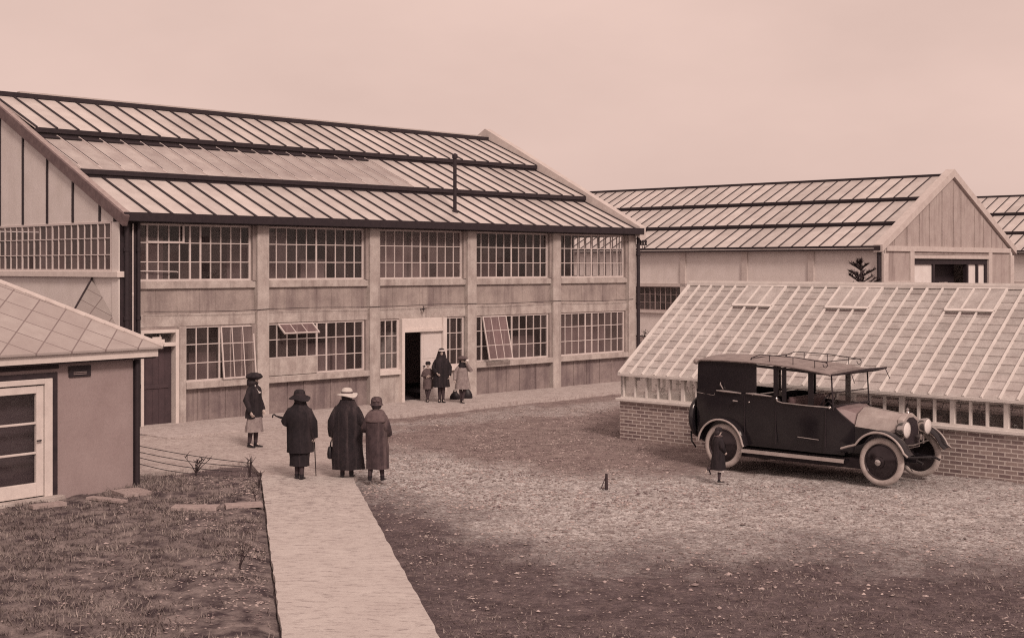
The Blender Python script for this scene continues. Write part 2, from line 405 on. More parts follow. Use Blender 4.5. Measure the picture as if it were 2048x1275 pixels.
def sheet(name, mat, pts, z0, z1, sub=None):
    b = MB(); b.prism([(p[0], p[1]) for p in pts], z0, z1, 'z')
    return tag(b.build(name, mat), kind='structure')
# pavement along the facade
def rag(a, b, n, amp, seed):
    rr = random.Random(seed); a, b = Vector(a), Vector(b); d = (b - a); nn = Vector((-d.y, d.x, 0)).normalized()
    return [a + d * (i / n) + nn * rr.uniform(-amp, amp) for i in range(n + 1)]
pv = [fac(-9.3, .3), fac(12, .3)] + rag(fac(12, -2.0), fac(-9.3, -2.35), 24, .03, 3)
sheet('pavement', 'pave', pv, -.2, .05)
# straight path, then the sandy forecourt where the walkers stand
pl0, pl1 = Vector((-2.05, 14.0, 0)) + Vector((-.02, -3, 0)), gpt(521, 950)
ed_l = rag((-1.62, 10.5, 0), gpt(522, 952), 60, .012, 5)
ed_r = rag(gpt(705, 957), (-.02, 10.5, 0), 60, .012, 6)
sheet('path', 'path', ed_l + ed_r, -.2, .03)
fc = [gpt(525, 955), gpt(500, 925), gpt(440, 930), gpt(285, 950), gpt(262, 950), gpt(262, 872)]
fc += [fac(-8.6, -2.3), fac(-6.6, -2.36), fac(-3.8, -2.36)]
fc += rag(gpt(668, 862), gpt(708, 957), 6, .06, 8) + rag(gpt(705, 960), gpt(530, 962), 6, .04, 9)
sheet('forecourt', 'court', fc, -.2, .02)

# soil bed left of the path
bx = MB(); nxs, nys = 90, 150
def bed_edge(y):   # x of the right edge along the path
    t = (y - 10.5) / (25.2 - 10.5); return -1.62 - .03 + t * (gpt(522, 952).x + 1.62)
for j in range(nys + 1):
    y = 10.5 + 14.75 * j / nys
    xr = bed_edge(y) - .02 * noise.noise((0, y * 3, 2)) ; xl = -11.5
    for i in range(nxs + 1):
        t = i / nxs; x = xr + (xl - xr) * t ** 1.3
        ed = min(1, (xr - x) / .25) * min(1, (25.25 - y) / .4)
        z = -.03 + ed * (.055 + .05 * noise.noise((x * 1.7, y * 1.7, 1)) + .035 * noise.noise((x * 5, y * 5, 3)) + .02 * noise.noise((x * 13, y * 13, 5)))
        bx.v.append((x, y, z))
for j in range(nys):
    for i in range(nxs):
        a = j * (nxs + 1) + i; bx.f.append((a, a + 1, a + nxs + 2, a + nxs + 1))
bed = tag(bx.build('soil_bed', 'soil', smooth=180), kind='structure')
def bed_z(x, y):
    xr = bed_edge(y); ed = max(0, min(1, (xr - x) / .25) * min(1, (25.25 - y) / .4))
    return -.03 + ed * (.055 + .05 * noise.noise((x * 1.7, y * 1.7, 1)) + .035 * noise.noise((x * 5, y * 5, 3)))

def rocks(name, spots, label, seed):
    rr = random.Random(seed); b = MB()
    for x, y, z, r in spots:
        n = 5; i = len(b.v); q = rr.uniform(0, 6.28)
        sx, sy, sz = r * rr.uniform(.7, 1.4), r * rr.uniform(.7, 1.3), r * rr.uniform(.4, .8)
        ring = [(x + sx * math.cos(q + 2 * PI * k / n) * rr.uniform(.8, 1.2), y + sy * math.sin(q + 2 * PI * k / n) * rr.uniform(.8, 1.2), z + sz * rr.uniform(-.1, .25)) for k in range(n)]
        b.v += ring + [(x, y, z + sz)] + [(x, y, z - sz * .6)]
        for k in range(n):
            b.f.append((i + k, i + (k + 1) % n, i + n)); b.f.append((i + (k + 1) % n, i + k, i + n + 1))
    return tag(b.build(name, 'stone'), label, 'stones', kind='stuff')
rr = random.Random(4); sp = []
while len(sp) < 9000:
    y = 13 + 17 * rr.random() ** 1.1; x = rr.uniform(-.36, .40) * y
    if x < bed_edge(y) + 1.75 and y < 25.2: continue
    if y > 29 and x > 2.4: continue
    k = noise.noise((x * .5, y * .5, 9)) + .35 * noise.noise((x * 2, y * 2, 1))
    dens = .25 + .9 * max(0, k) + (.55 if 17.8 < y + noise.noise((x * .7, y * .7, 2)) < 24.5 else 0)
    if rr.random() < dens: sp.append((x, y, gz(x, y) + .004, rr.choice((.008, .010, .012, .014, .018)) * rr.uniform(.7, 1.3) * (1.9 if rr.random() < .02 else 1)))
for _ in range(420):
    y = 13.5 + 14 * rr.random(); x = rr.uniform(-.2, .38) * y
    if x > bed_edge(min(y, 25.2)) + 2.0 and (y < 24 or x < 2.5): sp.append((x, y, gz(x, y) + .006, rr.uniform(.018, .042)))
k_ = 0
while k_ < 5200:
    y = rr.uniform(22, 38); x = rr.uniform(-.14, .22) * y
    if (y > 24.5 and x > 3.0) or x < bed_edge(25.2) + 2.0: continue
    pp = Vector((x, y, 0)) - P0
    if pp.dot(D2) > -2.6: continue
    if noise.noise((x * .8, y * .8, 31)) + .5 * noise.noise((x * 3, y * 3, 6)) < rr.uniform(-.5, .5): continue
    k_ += 1; sp.append((x, y, gz(x, y) + .004, rr.uniform(.012, .028)))
rocks('gravel', sp, 'loose pale gravel and flints strewn over the yard', 1)
sp = []
while len(sp) < 2600:
    y = rr.uniform(13, 25.2); x = bed_edge(y) - .05 - abs(rr.gauss(0, 1.6))
    if x < -.37 * y - .5: continue
    if rr.random() < .3 + .8 * noise.noise((x * .8, y * .8, 7)): sp.append((x, y, bed_z(x, y) + .004, rr.uniform(.009, .021) * (1.8 if rr.random() < .04 else 1)))
rocks('bed_stones', sp, 'pale stones and crumbs of soil scattered on the dark bed', 2)
# weeds and thin grass on the bed and at the yard edges
wb = MB(); cnt = 0
while cnt < 15000:
    y = rr.uniform(13, 25.1); x = bed_edge(y) - .05 - 5.5 * rr.random() ** 1.2
    if x < -.37 * y - .6: continue
    if noise.noise((x * .9, y * .9, 12)) + .5 * noise.noise((x * 3, y * 3, 2)) + (.35 if x < bed_edge(y) - 1.2 else -.1) < rr.uniform(-.2, .6): continue
    cnt += 1; a = rr.uniform(0, 6.28); l = rr.uniform(.03, .09); w = rr.uniform(.004, .009); z = bed_z(x, y) - .005; tl = rr.uniform(.3, 1.4)
    dx, dy = math.cos(a), math.sin(a)
    wb.quad((x - dy * w, y + dx * w, z), (x + dy * w, y - dx * w, z), (x + dx * l * tl, y + dy * l * tl, z + l))
tag(wb.build('grass', 'weed'), 'thin dry grass and weeds sprouting across the dark soil bed', 'grass', kind='stuff')
wb = MB(); cnt = 0
while cnt < 9000:
    y = rr.uniform(13, 33); x = rr.uniform(-.36, .4) * y
    if x < bed_edge(min(y, 25)) + 1.75: continue
    if y > 24 and x > 3.2: continue
    if y > 30.5: 
        if x < -3: continue
    k = noise.noise((x * .45, y * .45, 22)) + .5 * noise.noise((x * 1.7, y * 1.7, 5))
    if k + (.35 if (y < 18.2 or y > 26) else -.25) < rr.uniform(0, .6): continue
    cnt += 1; a = rr.uniform(0, 6.28); l = rr.uniform(.015, .05); w = rr.uniform(.004, .008); z = gz(x, y) - .004; tl = rr.uniform(.3, 1.6); dx, dy = math.cos(a), math.sin(a)
    wb.quad((x - dy * w, y + dx * w, z), (x + dy * w, y - dx * w, z), (x + dx * l * tl, y + dy * l * tl, z + l))
tag(wb.build('turf', 'weed'), 'sparse trodden turf growing through the yard gravel', 'grass', kind='stuff')

# ------------------------------------------------------------------ windows
def window(parent, name, x0, x1, z0, z1, y, cols, rows, thick=(), bw=.022, fw=.05, mat='steel', gl='win', skip=None, depth=.05, axis='x', rowz=None):
    """flat glazed window in the plane y (axis x) or x (axis y); frame mesh with a pane sub-part"""
    f = MB(); p = MB(); rr = random.Random(int((x0 * 7 + z0 * 13 + y * 3) * 100))
    def B(b, u0, u1, d0, d1, w0, w1):
        if axis == 'x': b.box(u0, u1, d0, d1, w0, w1)
        else: b.box(d0, d1, u0, u1, w0, w1)
    B(f, x0, x0 + fw, y, y + depth, z0, z1); B(f, x1 - fw, x1, y, y + depth, z0, z1)
    B(f, x0 + fw, x1 - fw, y, y + depth, z0, z0 + fw); B(f, x0 + fw, x1 - fw, y, y + depth, z1 - fw, z1)
    gx = [x0 + (x1 - x0) * i / cols for i in range(cols + 1)]
    gzz = rowz or [z0 + (z1 - z0) * i / rows for i in range(rows + 1)]
    for i in range(1, cols):
        w = bw * (2.1 if i in thick else 1)
        if skip and any(a < i < b and c <= 0 for a, b, c in skip): continue
        B(f, gx[i] - w / 2, gx[i] + w / 2, y + .004, y + depth - .012, z0 + fw, z1 - fw)
    for j in range(1, rows): B(f, x0 + fw, x1 - fw, y + .008, y + depth - .016, gzz[j] - bw / 2, gzz[j] + bw / 2)
    for i in range(cols):
        for j in range(rows):
            if skip and any(a <= i < b and c <= j < d for a, b, c, d in skip if True): continue
            t = [rr.uniform(-.004, .004) for _ in range(3)]
            q = []
            for u, w, k in ((gx[i], gzz[j], t[0]), (gx[i + 1], gzz[j], t[1]), (gx[i + 1], gzz[j + 1], t[1] + t[2] - t[0]), (gx[i], gzz[j + 1], t[2])):
                d = y + depth * .55 + k
                q.append((u, d, w) if axis == 'x' else (d, u, w))
            p.quad(*q)
    fr = f.build(name, mat, parent); p.build('pane', gl, fr)
    return fr
def sash(parent, x0, x1, z0, z1, y, cols, rows, ang, mat='steel', gl='win'):
    """top-hung sash swung outwards by ang"""
    f = MB(); p = MB(); ca, sa = math.cos(ang), math.sin(ang)
    def T(u, d): return (u, y - d * sa, z1 - d * ca)
    H = z1 - z0; fw = .035
    nrm = (0, -ca, sa)
    f.beam(T(x0, 0), T(x0, H), fw, fw, nrm); f.beam(T(x1, 0), T(x1, H), fw, fw, nrm)
    f.beam(T(x0 + fw / 2, fw / 2), T(x1 - fw / 2, fw / 2), fw * .9, fw * .9, nrm); f.beam(T(x0 + fw / 2, H - fw / 2), T(x1 - fw / 2, H - fw / 2), fw * .9, fw * .9, nrm)
    for i in range(1, cols): u = x0 + (x1 - x0) * i / cols; f.beam(T(u, fw), T(u, H - fw), .02, .018, nrm)
    for j in range(1, rows): d = H * j / rows; f.beam(T(x0, d), T(x1, d), .016, .014, nrm)
    for i in range(cols):
        for j in range(rows):
            a, b = x0 + (x1 - x0) * i / cols, x0 + (x1 - x0) * (i + 1) / cols; c, d = H * j / rows, H * (j + 1) / rows
            p.quad(T(a, c), T(b, c), T(b, d), T(a, d))
    o = f.build('sash', mat, parent); p.build('pane', gl, o); return o

# ------------------------------------------------------------------ tiered glass roof
def tier_roof(parent, x0, x1, ov, w_tot, z_eave, z_ridge, step, nbars, tiers=3, mat='roofglass', bar='black', shade_to=None, barw=.054, thin_mix=False, flip=None, bar_every=1):
    rise = (z_ridge - z_eave - step * (tiers - 1)); sl = rise / w_tot
    dw = w_tot / tiers; deck0 = None
    dxb = (x1 - x0) / nbars
    for t in range(tiers):
        wa, wb = dw * t, dw * (t + 1)
        za = z_eave + sl * wa + step * t; zb = z_eave + sl * wb + step * t
        wl, zl = wa - (ov if t == 0 else .22), za - sl * (ov if t == 0 else .22)
        d = MB(); d2 = MB()
        for i in range(nbars):
            a, b = x0 + dxb * i, x0 + dxb * (i + 1)
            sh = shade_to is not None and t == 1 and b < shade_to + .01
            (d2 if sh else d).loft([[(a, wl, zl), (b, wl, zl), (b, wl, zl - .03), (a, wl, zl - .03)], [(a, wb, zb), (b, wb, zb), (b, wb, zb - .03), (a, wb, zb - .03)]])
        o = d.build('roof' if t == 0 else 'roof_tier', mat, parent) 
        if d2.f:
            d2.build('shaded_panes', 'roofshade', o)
        bb = MB(); bp = MB()
        for i in range(0, nbars + 1, bar_every):
            a = x0 + dxb * i + R.uniform(-.012, .012)
            if i == 0: a += barw / 2
            if i == nbars: a -= barw / 2
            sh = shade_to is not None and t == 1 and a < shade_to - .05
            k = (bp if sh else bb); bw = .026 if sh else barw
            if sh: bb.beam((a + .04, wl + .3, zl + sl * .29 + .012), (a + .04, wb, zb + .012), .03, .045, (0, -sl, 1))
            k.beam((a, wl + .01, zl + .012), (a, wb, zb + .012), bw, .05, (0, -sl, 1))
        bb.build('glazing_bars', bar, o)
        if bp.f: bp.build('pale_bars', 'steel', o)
        if t:
            r = MB(); r.box(x0, x1, wa - .20, wa - .12, za - sl * .2 - step - .02, za - sl * .2 - .035)
            r.beam((x0, wl - .012, zl - .05), (x1, wl - .012, zl - .05), .03, .12)
            if shade_to is not None and t == 2:
                lo = wl - .16; zlo = za - step - sl * (wa - lo)
                for i in range(nbars):
                    a, b = x0 + dxb * i + .05, x0 + dxb * (i + 1) - .04
                    if b < shade_to + .3: r.beam((a, lo, zlo + .03), (b, lo, zlo + .03), .13, .035, (0, -sl, 1))  # dark blocks paint the shadow gaps of the open ventilators
            r.build('riser', 'black', o)
    return sl

# ------------------------------------------------------------------ the long workshop
mb = empty('workshop', P0, A1, 'long two storey workshop with tiered glass roof and gridded windows behind the walkers', 'building')
XL, XR = -9.1, 9.86
BAY = 3.69; colx = [-8.77 + BAY * k for k in range(6)]
HW = 6.8; EZ = 5.1; RZ = 8.4
fr = MB()
for k in range(1, 6):
    x = colx[k]; a, b = x - .18, x + .18
    if k == 5: a, b = 9.5, XR
    fr.box(a, b, -.04, .3, 0, 4.84)
fr.box(-7.53, -7.32, -.01, .25, 0, 2.36)
for k in range(5):
    a = colx[k] + .18 if k else -8.62; b = colx[k + 1] - .18 if k < 4 else 9.5
    fr.box(a, b, .05, .28, 3.27, 3.45)           # upper sill ledge
    fr.box(a, b, .06, .28, 2.36, 2.66)           # beam over the lower windows
fr.split('concrete_frame', 'concrete', mb, bevel=.012)
for k in range(5):
    a = colx[k] + .18 if k else -8.62; b = colx[k + 1] - .18 if k < 4 else 9.5
    q = MB(); q.box(a, b, .12, .24, 2.66, 3.27)
    for j in range(1, 6):
        u = a + (b - a) * j / 6 + R.uniform(-.1, .1); q.box(u - .012, u + .012, .112, .121, 2.67, 3.26)
    q.build('wall_panel', 'panel', mb)
    if k == 2: continue
    a2 = a if k else -7.32
    q = MB(); q.box(a2, b, -.03, .24, .84, 1.0); q.build('sill', 'concrete', mb, bevel=.012)
    q = MB(); q.box(a2, b, .12, .22, 0, .84)
    for j in range(1, 5):
        u = a2 + (b - a2) * j / 5 + R.uniform(-.12, .12); q.box(u - .03, u + .03, .10, .121, 0, .83)
    q.build('plinth_panel', 'plinth', mb)
    # mid pier between the pilaster and the glass on each side gives the double line seen beside each column
for k in range(5):
    a = colx[k] + .18 if k else -8.62; b = colx[k + 1] - .18 if k < 4 else 9.5
    window(mb, 'window', a + .02, b - .1, 3.452, 4.83, .12, 10 if k else 11, 3, thick=(5,) if k not in (0,) else (1, 5, 6), gl=('win', 'win', 'winmid', 'win', 'winclear')[k], mat='steel' if k in (0, 3, 4) else 'dull' if 0 else 'steel')
    j = MB(); j.box(b - .1, b, .03, .2, 3.452, 4.83); j.build('jamb', 'panel', mb)
# lower storey openings
w0 = window(mb, 'window', -7.3, -5.3, 1.0, 2.36, .1, 6, 3, thick=(3,), skip=[(3, 6, 0, 3)] and None)
sash(mb, -6.28, -5.33, 1.03, 2.33, .07, 3, 3, math.radians(6), gl='winmid')
w1x0, w1x1 = colx[1] + .2, colx[2] - .28
rz3 = [1.002, 1.47, 1.93, 2.36]
f1 = window(mb, 'window', w1x0, w1x1, 1.002, 2.36, .1, 10, 3, thick=(5, 6), rowz=rz3)
q = MB(); q.box(w1x0 + .03, w1x0 + (w1x1 - w1x0) * .5 - .02, .06, .098, 1.02, 1.46); q.build('blank_panel', 'concrete', f1)
cw = (w1x1 - w1x0) / 10
sash(mb, w1x0 + cw * 1, w1x0 + cw * 4.4, 1.94, 2.33, .06, 3, 1, math.radians(52), gl='sash')
window(mb, 'window', -1.14, -.43, .95, 2.36, .1, 3, 3, thick=())
window(mb, 'window', 1.27, 2.08, .95, 2.36, .1, 3, 3, thick=())
q = MB(); q.box(-1.2, -.43, .0, .2, .82, .95); q.box(1.27, 2.12, .0, .2, .82, .95); q.split('sill', 'paint', mb, bevel=.01)
q = MB(); q.box(-1.2, -.43, .1, .2, 0, .82); q.box(1.27, 2.12, .1, .2, 0, .82); q.split('wall_panel', 'concrete', mb)
w3 = window(mb, 'window', colx[3] + .2, colx[4] - .28, 1.002, 2.36, .1, 10, 3, thick=(1, 5), skip=None)
c3 = (colx[4] - .28 - colx[3] - .2) / 10
sash(mb, colx[3] + .2 + c3 * 1, colx[3] + .2 + c3 * 4.0, 1.03, 2.34, .06, 3, 3, math.radians(13), gl='sash')
window(mb, 'window', colx[4] + .2, 9.4, 1.002, 2.36, .1, 10, 3, thick=(4, 5), gl='winmid')
q = MB()
for k in (0, 1, 3, 4):
    b = colx[k + 1] - .18 if k < 4 else 9.5
    q.box(b - (.1 if k else .12), b, .03, .2, 1.002, 2.36)
q.split('jamb', 'panel', mb)
# main door: pale frame, transom panel, one leaf shut and one open
q = MB(); q.box(-.43, -.33, -.06, .2, 0, 2.36); q.box(1.13, 1.27, -.06, .2, 0, 2.36); q.box(-.33, 1.13, -.06, .2, 1.97, 2.05); q.box(-.33, 1.13, .0, .2, 2.05, 2.36)
df = q.build('door_frame', 'paint', mb, bevel=.008)
q = MB(); q.box(.36, 1.13, .03, .08, .05, 1.97)
for a, b in ((.08, .5), (.56, 1.1), (1.16, 1.85)): q.box(.44, 1.05, .022, .031, a + .05, b)
dl = q.build('door', 'door_leaf', mb, bevel=.006)
q = MB(); q.tube([(.42, .03, 1.0), (.42, -.03, 1.0)], .012, 8); q.ball((.42, -.04, 1.0), .026); q.build('handle', 'black', dl, smooth=40)
q = MB(); q.box(-.36, -.31, .2, .92, .05, 1.97); q.build('door', 'door_leaf', mb, bevel=.006)
# side door at the near corner with a fanlight
q = MB(); q.box(-8.57, -8.49, -.04, .2, 0, 2.3); q.box(-7.63, -7.54, -.04, .2, 0, 2.3); q.box(-8.49, -7.63, -.04, .2, 2.22, 2.3); q.box(-8.49, -7.63, -.04, .2, 1.9, 1.99)
sf = q.build('door_frame', 'paint', mb, bevel=.008)
q = MB(); q.quad((-8.49, .1, 1.99), (-7.63, .1, 1.99), (-7.63, .1, 2.22), (-8.49, .1, 2.22)); q.build('fanlight', 'win', sf)
q = MB(); q.box(-8.3, -7.9, .02, .08, 1.995, 2.07); q.box(-8.22, -7.98, .03, .07, 2.07, 2.13); q.box(-8.02, -8.0, .04, .06, 2.13, 2.19); q.build('shelf_block', 'paint', sf)
q = MB(); q.box(-8.49, -7.63, .16, .2, .02, 1.9)
for j in range(1, 5): u = -8.49 + .86 * j / 5; q.box(u - .006, u + .006, .152, .161, .05, 1.88)
q.box(-8.4, -7.72, .14, .165, .9, 1.0); q.build('door', 'door_dark', mb)
q = MB(); q.box(-8.62, -8.57, .05, .25, 0, 2.36); q.box(-7.54, -7.53, .05, .25, 0, 2.36); q.box(-8.57, -7.54, .05, .25, 2.3, 2.36); q.build('door_surround', 'panel', mb)
# tarred corner pier and rainwater pipes
q = MB(); q.box(XL + .005, -8.62, -.02, .3, 0, 4.84); q.build('corner_pier', 'tar', mb, bevel=.01)
def pipe(x, y, z0, z1, r=.05, mat='black'):
    q = MB(); q.tube([(x, y, z0), (x, y, z1)], r, 12)
    z = z0 + .9
    while z < z1 - .3: q.lathe([(r, z), (r * 1.25, z + .01), (r * 1.25, z + .09), (r, z + .1)], (x, y, 0), 'z', 12); z += 1.6
    return q.build('downpipe', mat, mb, smooth=40)
pipe(-8.97, -.085, .05, 4.82, .06); pipe(-8.66, -.08, .05, 4.82, .045); pipe(-8.80, -.06, .6, 4.8, .018, 'steel'); pipe(9.9, -.10, .05, 4.82, .06)
# gutter and roof
q = MB(); q.box(XL - .06, XR + .06, -.3, -.02, 4.845, 5.0); q.box(XL - .06, XR + .06, -.34, -.28, 4.86, 5.06)
q.box(XL, XR, -.02, .3, 4.842, 4.98); q.build('gutter', 'black', mb)
sl = tier_roof(mb, XL + .12, XR - .12, .3, HW, EZ, RZ, .2, 31, shade_to=2.0)
q = MB(); q.box(XL, XR, HW - .1, HW + .12, RZ - .02, RZ + .10); rc = q.build('ridge_cap', 'black', mb)
q = MB(); q.box(XL + 1, XR - .3, HW + .12, HW + .3, RZ - .02, RZ + .17); q.build('ridge_board', 'coping', rc)
q = MB(); q.loft([[(XL, HW, RZ - .03), (XR, HW, RZ - .03), (XR, HW, RZ - .09), (XL, HW, RZ - .09)], [(XL, 2 * HW + .2, EZ - .1), (XR, 2 * HW + .2, EZ - .1), (XR, 2 * HW + .2, EZ - .16), (XL, 2 * HW + .2, EZ - .16)]]); q.build('rear_roof', 'roofglass', mb)
def slope_z(w): return EZ + (RZ - EZ) * w / HW
# right-hand verge coping, pale and proud of the glass
q = MB()
q.loft([[(XR - .14, -.32, slope_z(-.32) + .16), (XR + .16, -.32, slope_z(-.32) + .16), (XR + .16, -.32, slope_z(-.32) - .22), (XR - .14, -.32, slope_z(-.32) - .22)], [(XR - .14, HW + .1, RZ + .42), (XR + .16, HW + .1, RZ + .42), (XR + .16, HW + .1, RZ - .1), (XR - .14, HW + .1, RZ - .1)]])
q.loft([[(XR - .14, HW + .1, RZ + .42), (XR + .16, HW + .1, RZ + .42), (XR + .16, HW + .1, RZ - .1), (XR - .14, HW + .1, RZ - .1)], [(XR - .14, 2 * HW + .2, EZ + .02), (XR + .16, 2 * HW + .2, EZ + .02), (XR + .16, 2 * HW + .2, EZ - .22), (XR - .14, 2 * HW + .2, EZ - .22)]])
q.build('verge_coping', 'coping', mb)
# left-hand bargeboard
q = MB()
q.beam((XL - .04, -.34, slope_z(-.34) - .08), (XL - .04, HW + .1, RZ - .06), .12, .26, (0, -.44, 1))
q.build('bargeboard', 'brown', mb)
q = MB(); q.beam((XL + .03, -.32, slope_z(-.32) + .06), (XL + .03, HW + .05, RZ + .05), .16, .035, (0, -.44, 1)); q.build('verge_strip', 'board', mb)
# end walls: white left gable with battens and a strip window; right gable with glazing
def gable_poly(y0, y1, zb, drop=.2):
    p = [(y0, zb), (y1, zb), (y1, slope_z(min(y1, 2 * HW - y1)) - drop)]
    if y0 < HW < y1: p.append((HW, RZ - drop))
    p.append((y0, slope_z(min(y0, 2 * HW - y0)) - drop)); return p
q = MB(); q.prism(gable_poly(.3, 13.3, 4.86), XL, XL + .12, 'x'); q.box(XL, XL + .12, .0, .3, 4.845, 5.0)
q.box(XL - .002, XL + .12, .302, 13.3, 0, 3.55); q.box(XL, XL + .12, 7.0, 13.3, 3.55, 4.86); q.box(XL, XL + .12, .302, .36, 3.55, 4.86)
q.build('end_wall', 'whitewall', mb)
q = MB()
for w in (.894, 2.17, 3.45, 4.73, 6.0): q.box(XL - .03, XL - .001, w - .035, w + .035, 4.87, slope_z(w) - .18)
q.split('batten', 'black', mb)
window(mb, 'window', .36, 6.98, 3.69, 4.86, XL - .02, 21, 3, thick=(2, 5, 9, 12, 14, 17), axis='y', gl='winmid')
q = MB(); q.box(XL - .1, XL + .1, -.06, 7.02, 3.55, 3.69); q.build('sill', 'paint', mb, bevel=.01)
q = MB(); q.box(XL - .035, XL - .003, .0, .30, 0, 4.84); q.build('corner_board', 'whitewall', mb)
q = MB(); q.prism(gable_poly(.3, 13.3, 4.84), XR - .12, XR, 'x'); q.box(XR - .12, XR, .302, 13.3, 0, 3.45); q.box(XR - .12, XR, 2.7, 13.3, 3.45, 4.84); q.build('end_wall', 'panel', mb)
window(mb, 'window', .32, 2.68, 3.452, 4.838, XR - .1, 8, 3, thick=(4,), axis='y', gl='winclear')
q = MB(); q.box(XL, XR, 13.3, 13.5, 0, EZ - .2); q.build('rear_wall', 'panel', mb)
# inside: floors, a spine wall and partitions that catch a little light behind the glass
q = MB(); q.box(XL + .15, XR - .15, .3, 13.2, 2.9, 3.2); q.box(XL + .15, XR - .15, .25, 13.2, -.1, .04); q.split('floor', 'dark_interior', mb)
q = MB(); q.box(XL + .2, XR - 3.2, 4.2, 4.3, 3.2, 6.9); q.box(XL + .2, XR - .2, 4.6, 4.7, .04, 2.9); q.box(6.4, 6.5, 1.4, 6.4, 3.2, 5.6); q.split('partition', 'interior', mb)
q = MB()
for x, y, w, h, zz in ((-8.3, .9, .9, 1.3, 3.2), (-5.6, .8, .7, 1.2, 3.2), (-4.7, 1.0, 1.1, 1.5, 3.2), (-3.2, .9, .8, .8, 3.2), (-.9, .7, 1.3, 1.55, 3.2), (.6, .8, .6, 1.5, 3.2), (3.4, 1.2, 1.1, .7, 3.2), (-6.6, 1.0, .8, 1.6, .04), (-3.0, .9, .9, 1.7, .04), (-2.2, .8, .5, 1.9, .04), (4.9, 1.0, 1.2, 1.6, .04), (7.0, .7, 1.5, 1.9, .04), (8.6, .8, .7, 2.0, .04)):
    q.box(x, x + w, y, y + .35, zz, zz + h)
q.split('cupboard', 'interior', mb)
q = MB(); q.box(-8.3, -7.3, .10, .13, 4.36, 4.41); q.box(-7.35, -7.3, .10, .13, 4.41, 4.8); q.build('ventilator_frame', 'steel', mb)
q = MB(); q.tube([(-8.6, .10, 3.70), (-7.55, .04, 3.68), (-7.53, .02, 3.66)], .014, 6); q.build('window_stay', 'steel', mb)
# small fittings on the front: slack wire, bracket lamp, insulators
q = MB(); pts = []
for i in range(41):
    s = -8.5 + 18.2 * i / 40; pts.append((s, -.055, 2.72 + .015 * math.cos(i * .6) - (.0 if i % 8 else -.01)))
q.tube(pts, .008, 6); q.build('wire', 'black', mb)
q = MB(); q.tube([(.35, .06, 2.60), (.35, -.10, 2.60)], .014, 8); q.tube([(.35, -.08, 2.53), (.35, -.08, 2.70)], .013, 8); q.tube([(.29, -.08, 2.62), (.41, -.08, 2.62)], .012, 8); q.build('wire_bracket', 'black', mb, smooth=40)
q = MB(); q.beam((XR, -.05, 4.52), (XR + .55, -.05, 4.52), .03, .03)
for dx in (.22, .36, .5): q.lathe([(.015, 4.53), (.045, 4.55), (.03, 4.59), (.05, 4.62), (.03, 4.68), (.005, 4.69)], (XR + dx, -.05, 0), 'z', 10)
q.tube([(XR + .3, -.05, 4.5), (XR + .34, -.05, 4.40), (XR + .42, -.05, 4.42), (XR + .44, -.05, 4.5)], .012, 6); q.build('insulator_bracket', 'black', mb, smooth=40)
# iron flue standing on the roof slope
s_f = 2.35
q = MB(); q.tube([(s_f, .75, 5.3), (s_f, .75, 7.02)], .055, 12); q.lathe([(.055, 6.98), (.085, 7.0), (.085, 7.1), (.03, 7.14)], (s_f, .75, 0), 'z', 12); q.lathe([(.055, 5.34), (.1, 5.34), (.1, 5.44), (.055, 5.47)], (s_f, .75, 0), 'z', 12); q.build('flue', 'black', mb, smooth=40)
# stained panes near the eave
# ------------------------------------------------------------------ slated pavilion at the left
pa = math.atan2(1.0, .786); pd = Vector((math.cos(pa), math.sin(pa), 0)); pn = Vector((-pd.y, pd.x, 0))
PC = gpt(266, 975)
pav = empty('pavilion', PC, pa, 'low rendered pavilion with diamond slated hip roof and tall glazed door', 'building')
# local: x along its front towards the right (0 at the corner), y into it
PL, PDp, WZ = -6.5, 4.6, 2.22
q = MB(); q.box(-1.50, 0, 0, .2, 0, WZ); q.box(PL, -3.2, 0, .2, 0, WZ); q.box(-3.2, -1.5, 0, .2, 2.05, WZ)
q.box(-.2, 0, .2, PDp, 0, WZ); q.box(PL, PL + .2, .2, PDp, 0, WZ); q.box(PL, 0, PDp - .2, PDp, 0, WZ)
q.build('wall', plain('smooth grey render', C(158, 122, 114), C(142, 107, 100), 1.2, .3, .7, .9, .1, 60, fine=.45), pav)
q = MB(); q.box(-1.6, -1.50, -.03, .18, .06, 2.08); q.box(-3.2, -1.60, -.03, .18, 1.99, 2.08); q.box(-3.3, -1.48, -.035, .0, 2.14, 2.2); q.build('door_reveal', 'tar', pav)
q = MB(); q.box(-1.74, -1.60, -.05, .12, .08, 1.99); q.box(-3.1, -1.74, -.05, .12, 1.90, 1.99); q.box(-3.2, -3.1, -.05, .12, .08, 1.99)
gd = q.build('door_frame', 'paint', pav, bevel=.01)
q = MB(); q.box(-1.88, -1.75, -.02, .05, .1, 1.88); q.box(-2.98, -1.88, -.02, .05, .1, .32); q.box(-2.98, -1.88, -.02, .05, 1.76, 1.88); q.box(-3.08, -2.98, -.02, .05, .1, 1.88)
for z in (.8, 1.28): q.box(-2.98, -1.88, -.01, .04, z - .018, z + .018)
dr = q.build('door', 'paint', pav, bevel=.008)
q = MB()
for a, b in ((.32, .8), (.8, 1.28), (1.28, 1.76)): q.quad((-2.98, .01, a), (-1.88, .01, a), (-1.88, .012, b), (-2.98, .008, b))
q.build('pane', 'winclear', dr)
q = MB(); q.tube([(-1.82, -.02, 1.0), (-1.82, -.06, 1.0), (-1.9, -.06, 1.0)], .012, 8); q.build('handle', 'black', dr, smooth=40)
q = MB(); q.box(-3.3, -1.46, -.2, .0, .0, .085); q.build('doorstep', 'concrete', pav, bevel=.01)
q = MB(); q.box(-3.2, -1.46, .25, .3, .0, 2.1); q.box(PL + .3, -.3, 3.6, 3.7, 0, 2.1); q.split('inner_wall', 'dark_interior', pav)
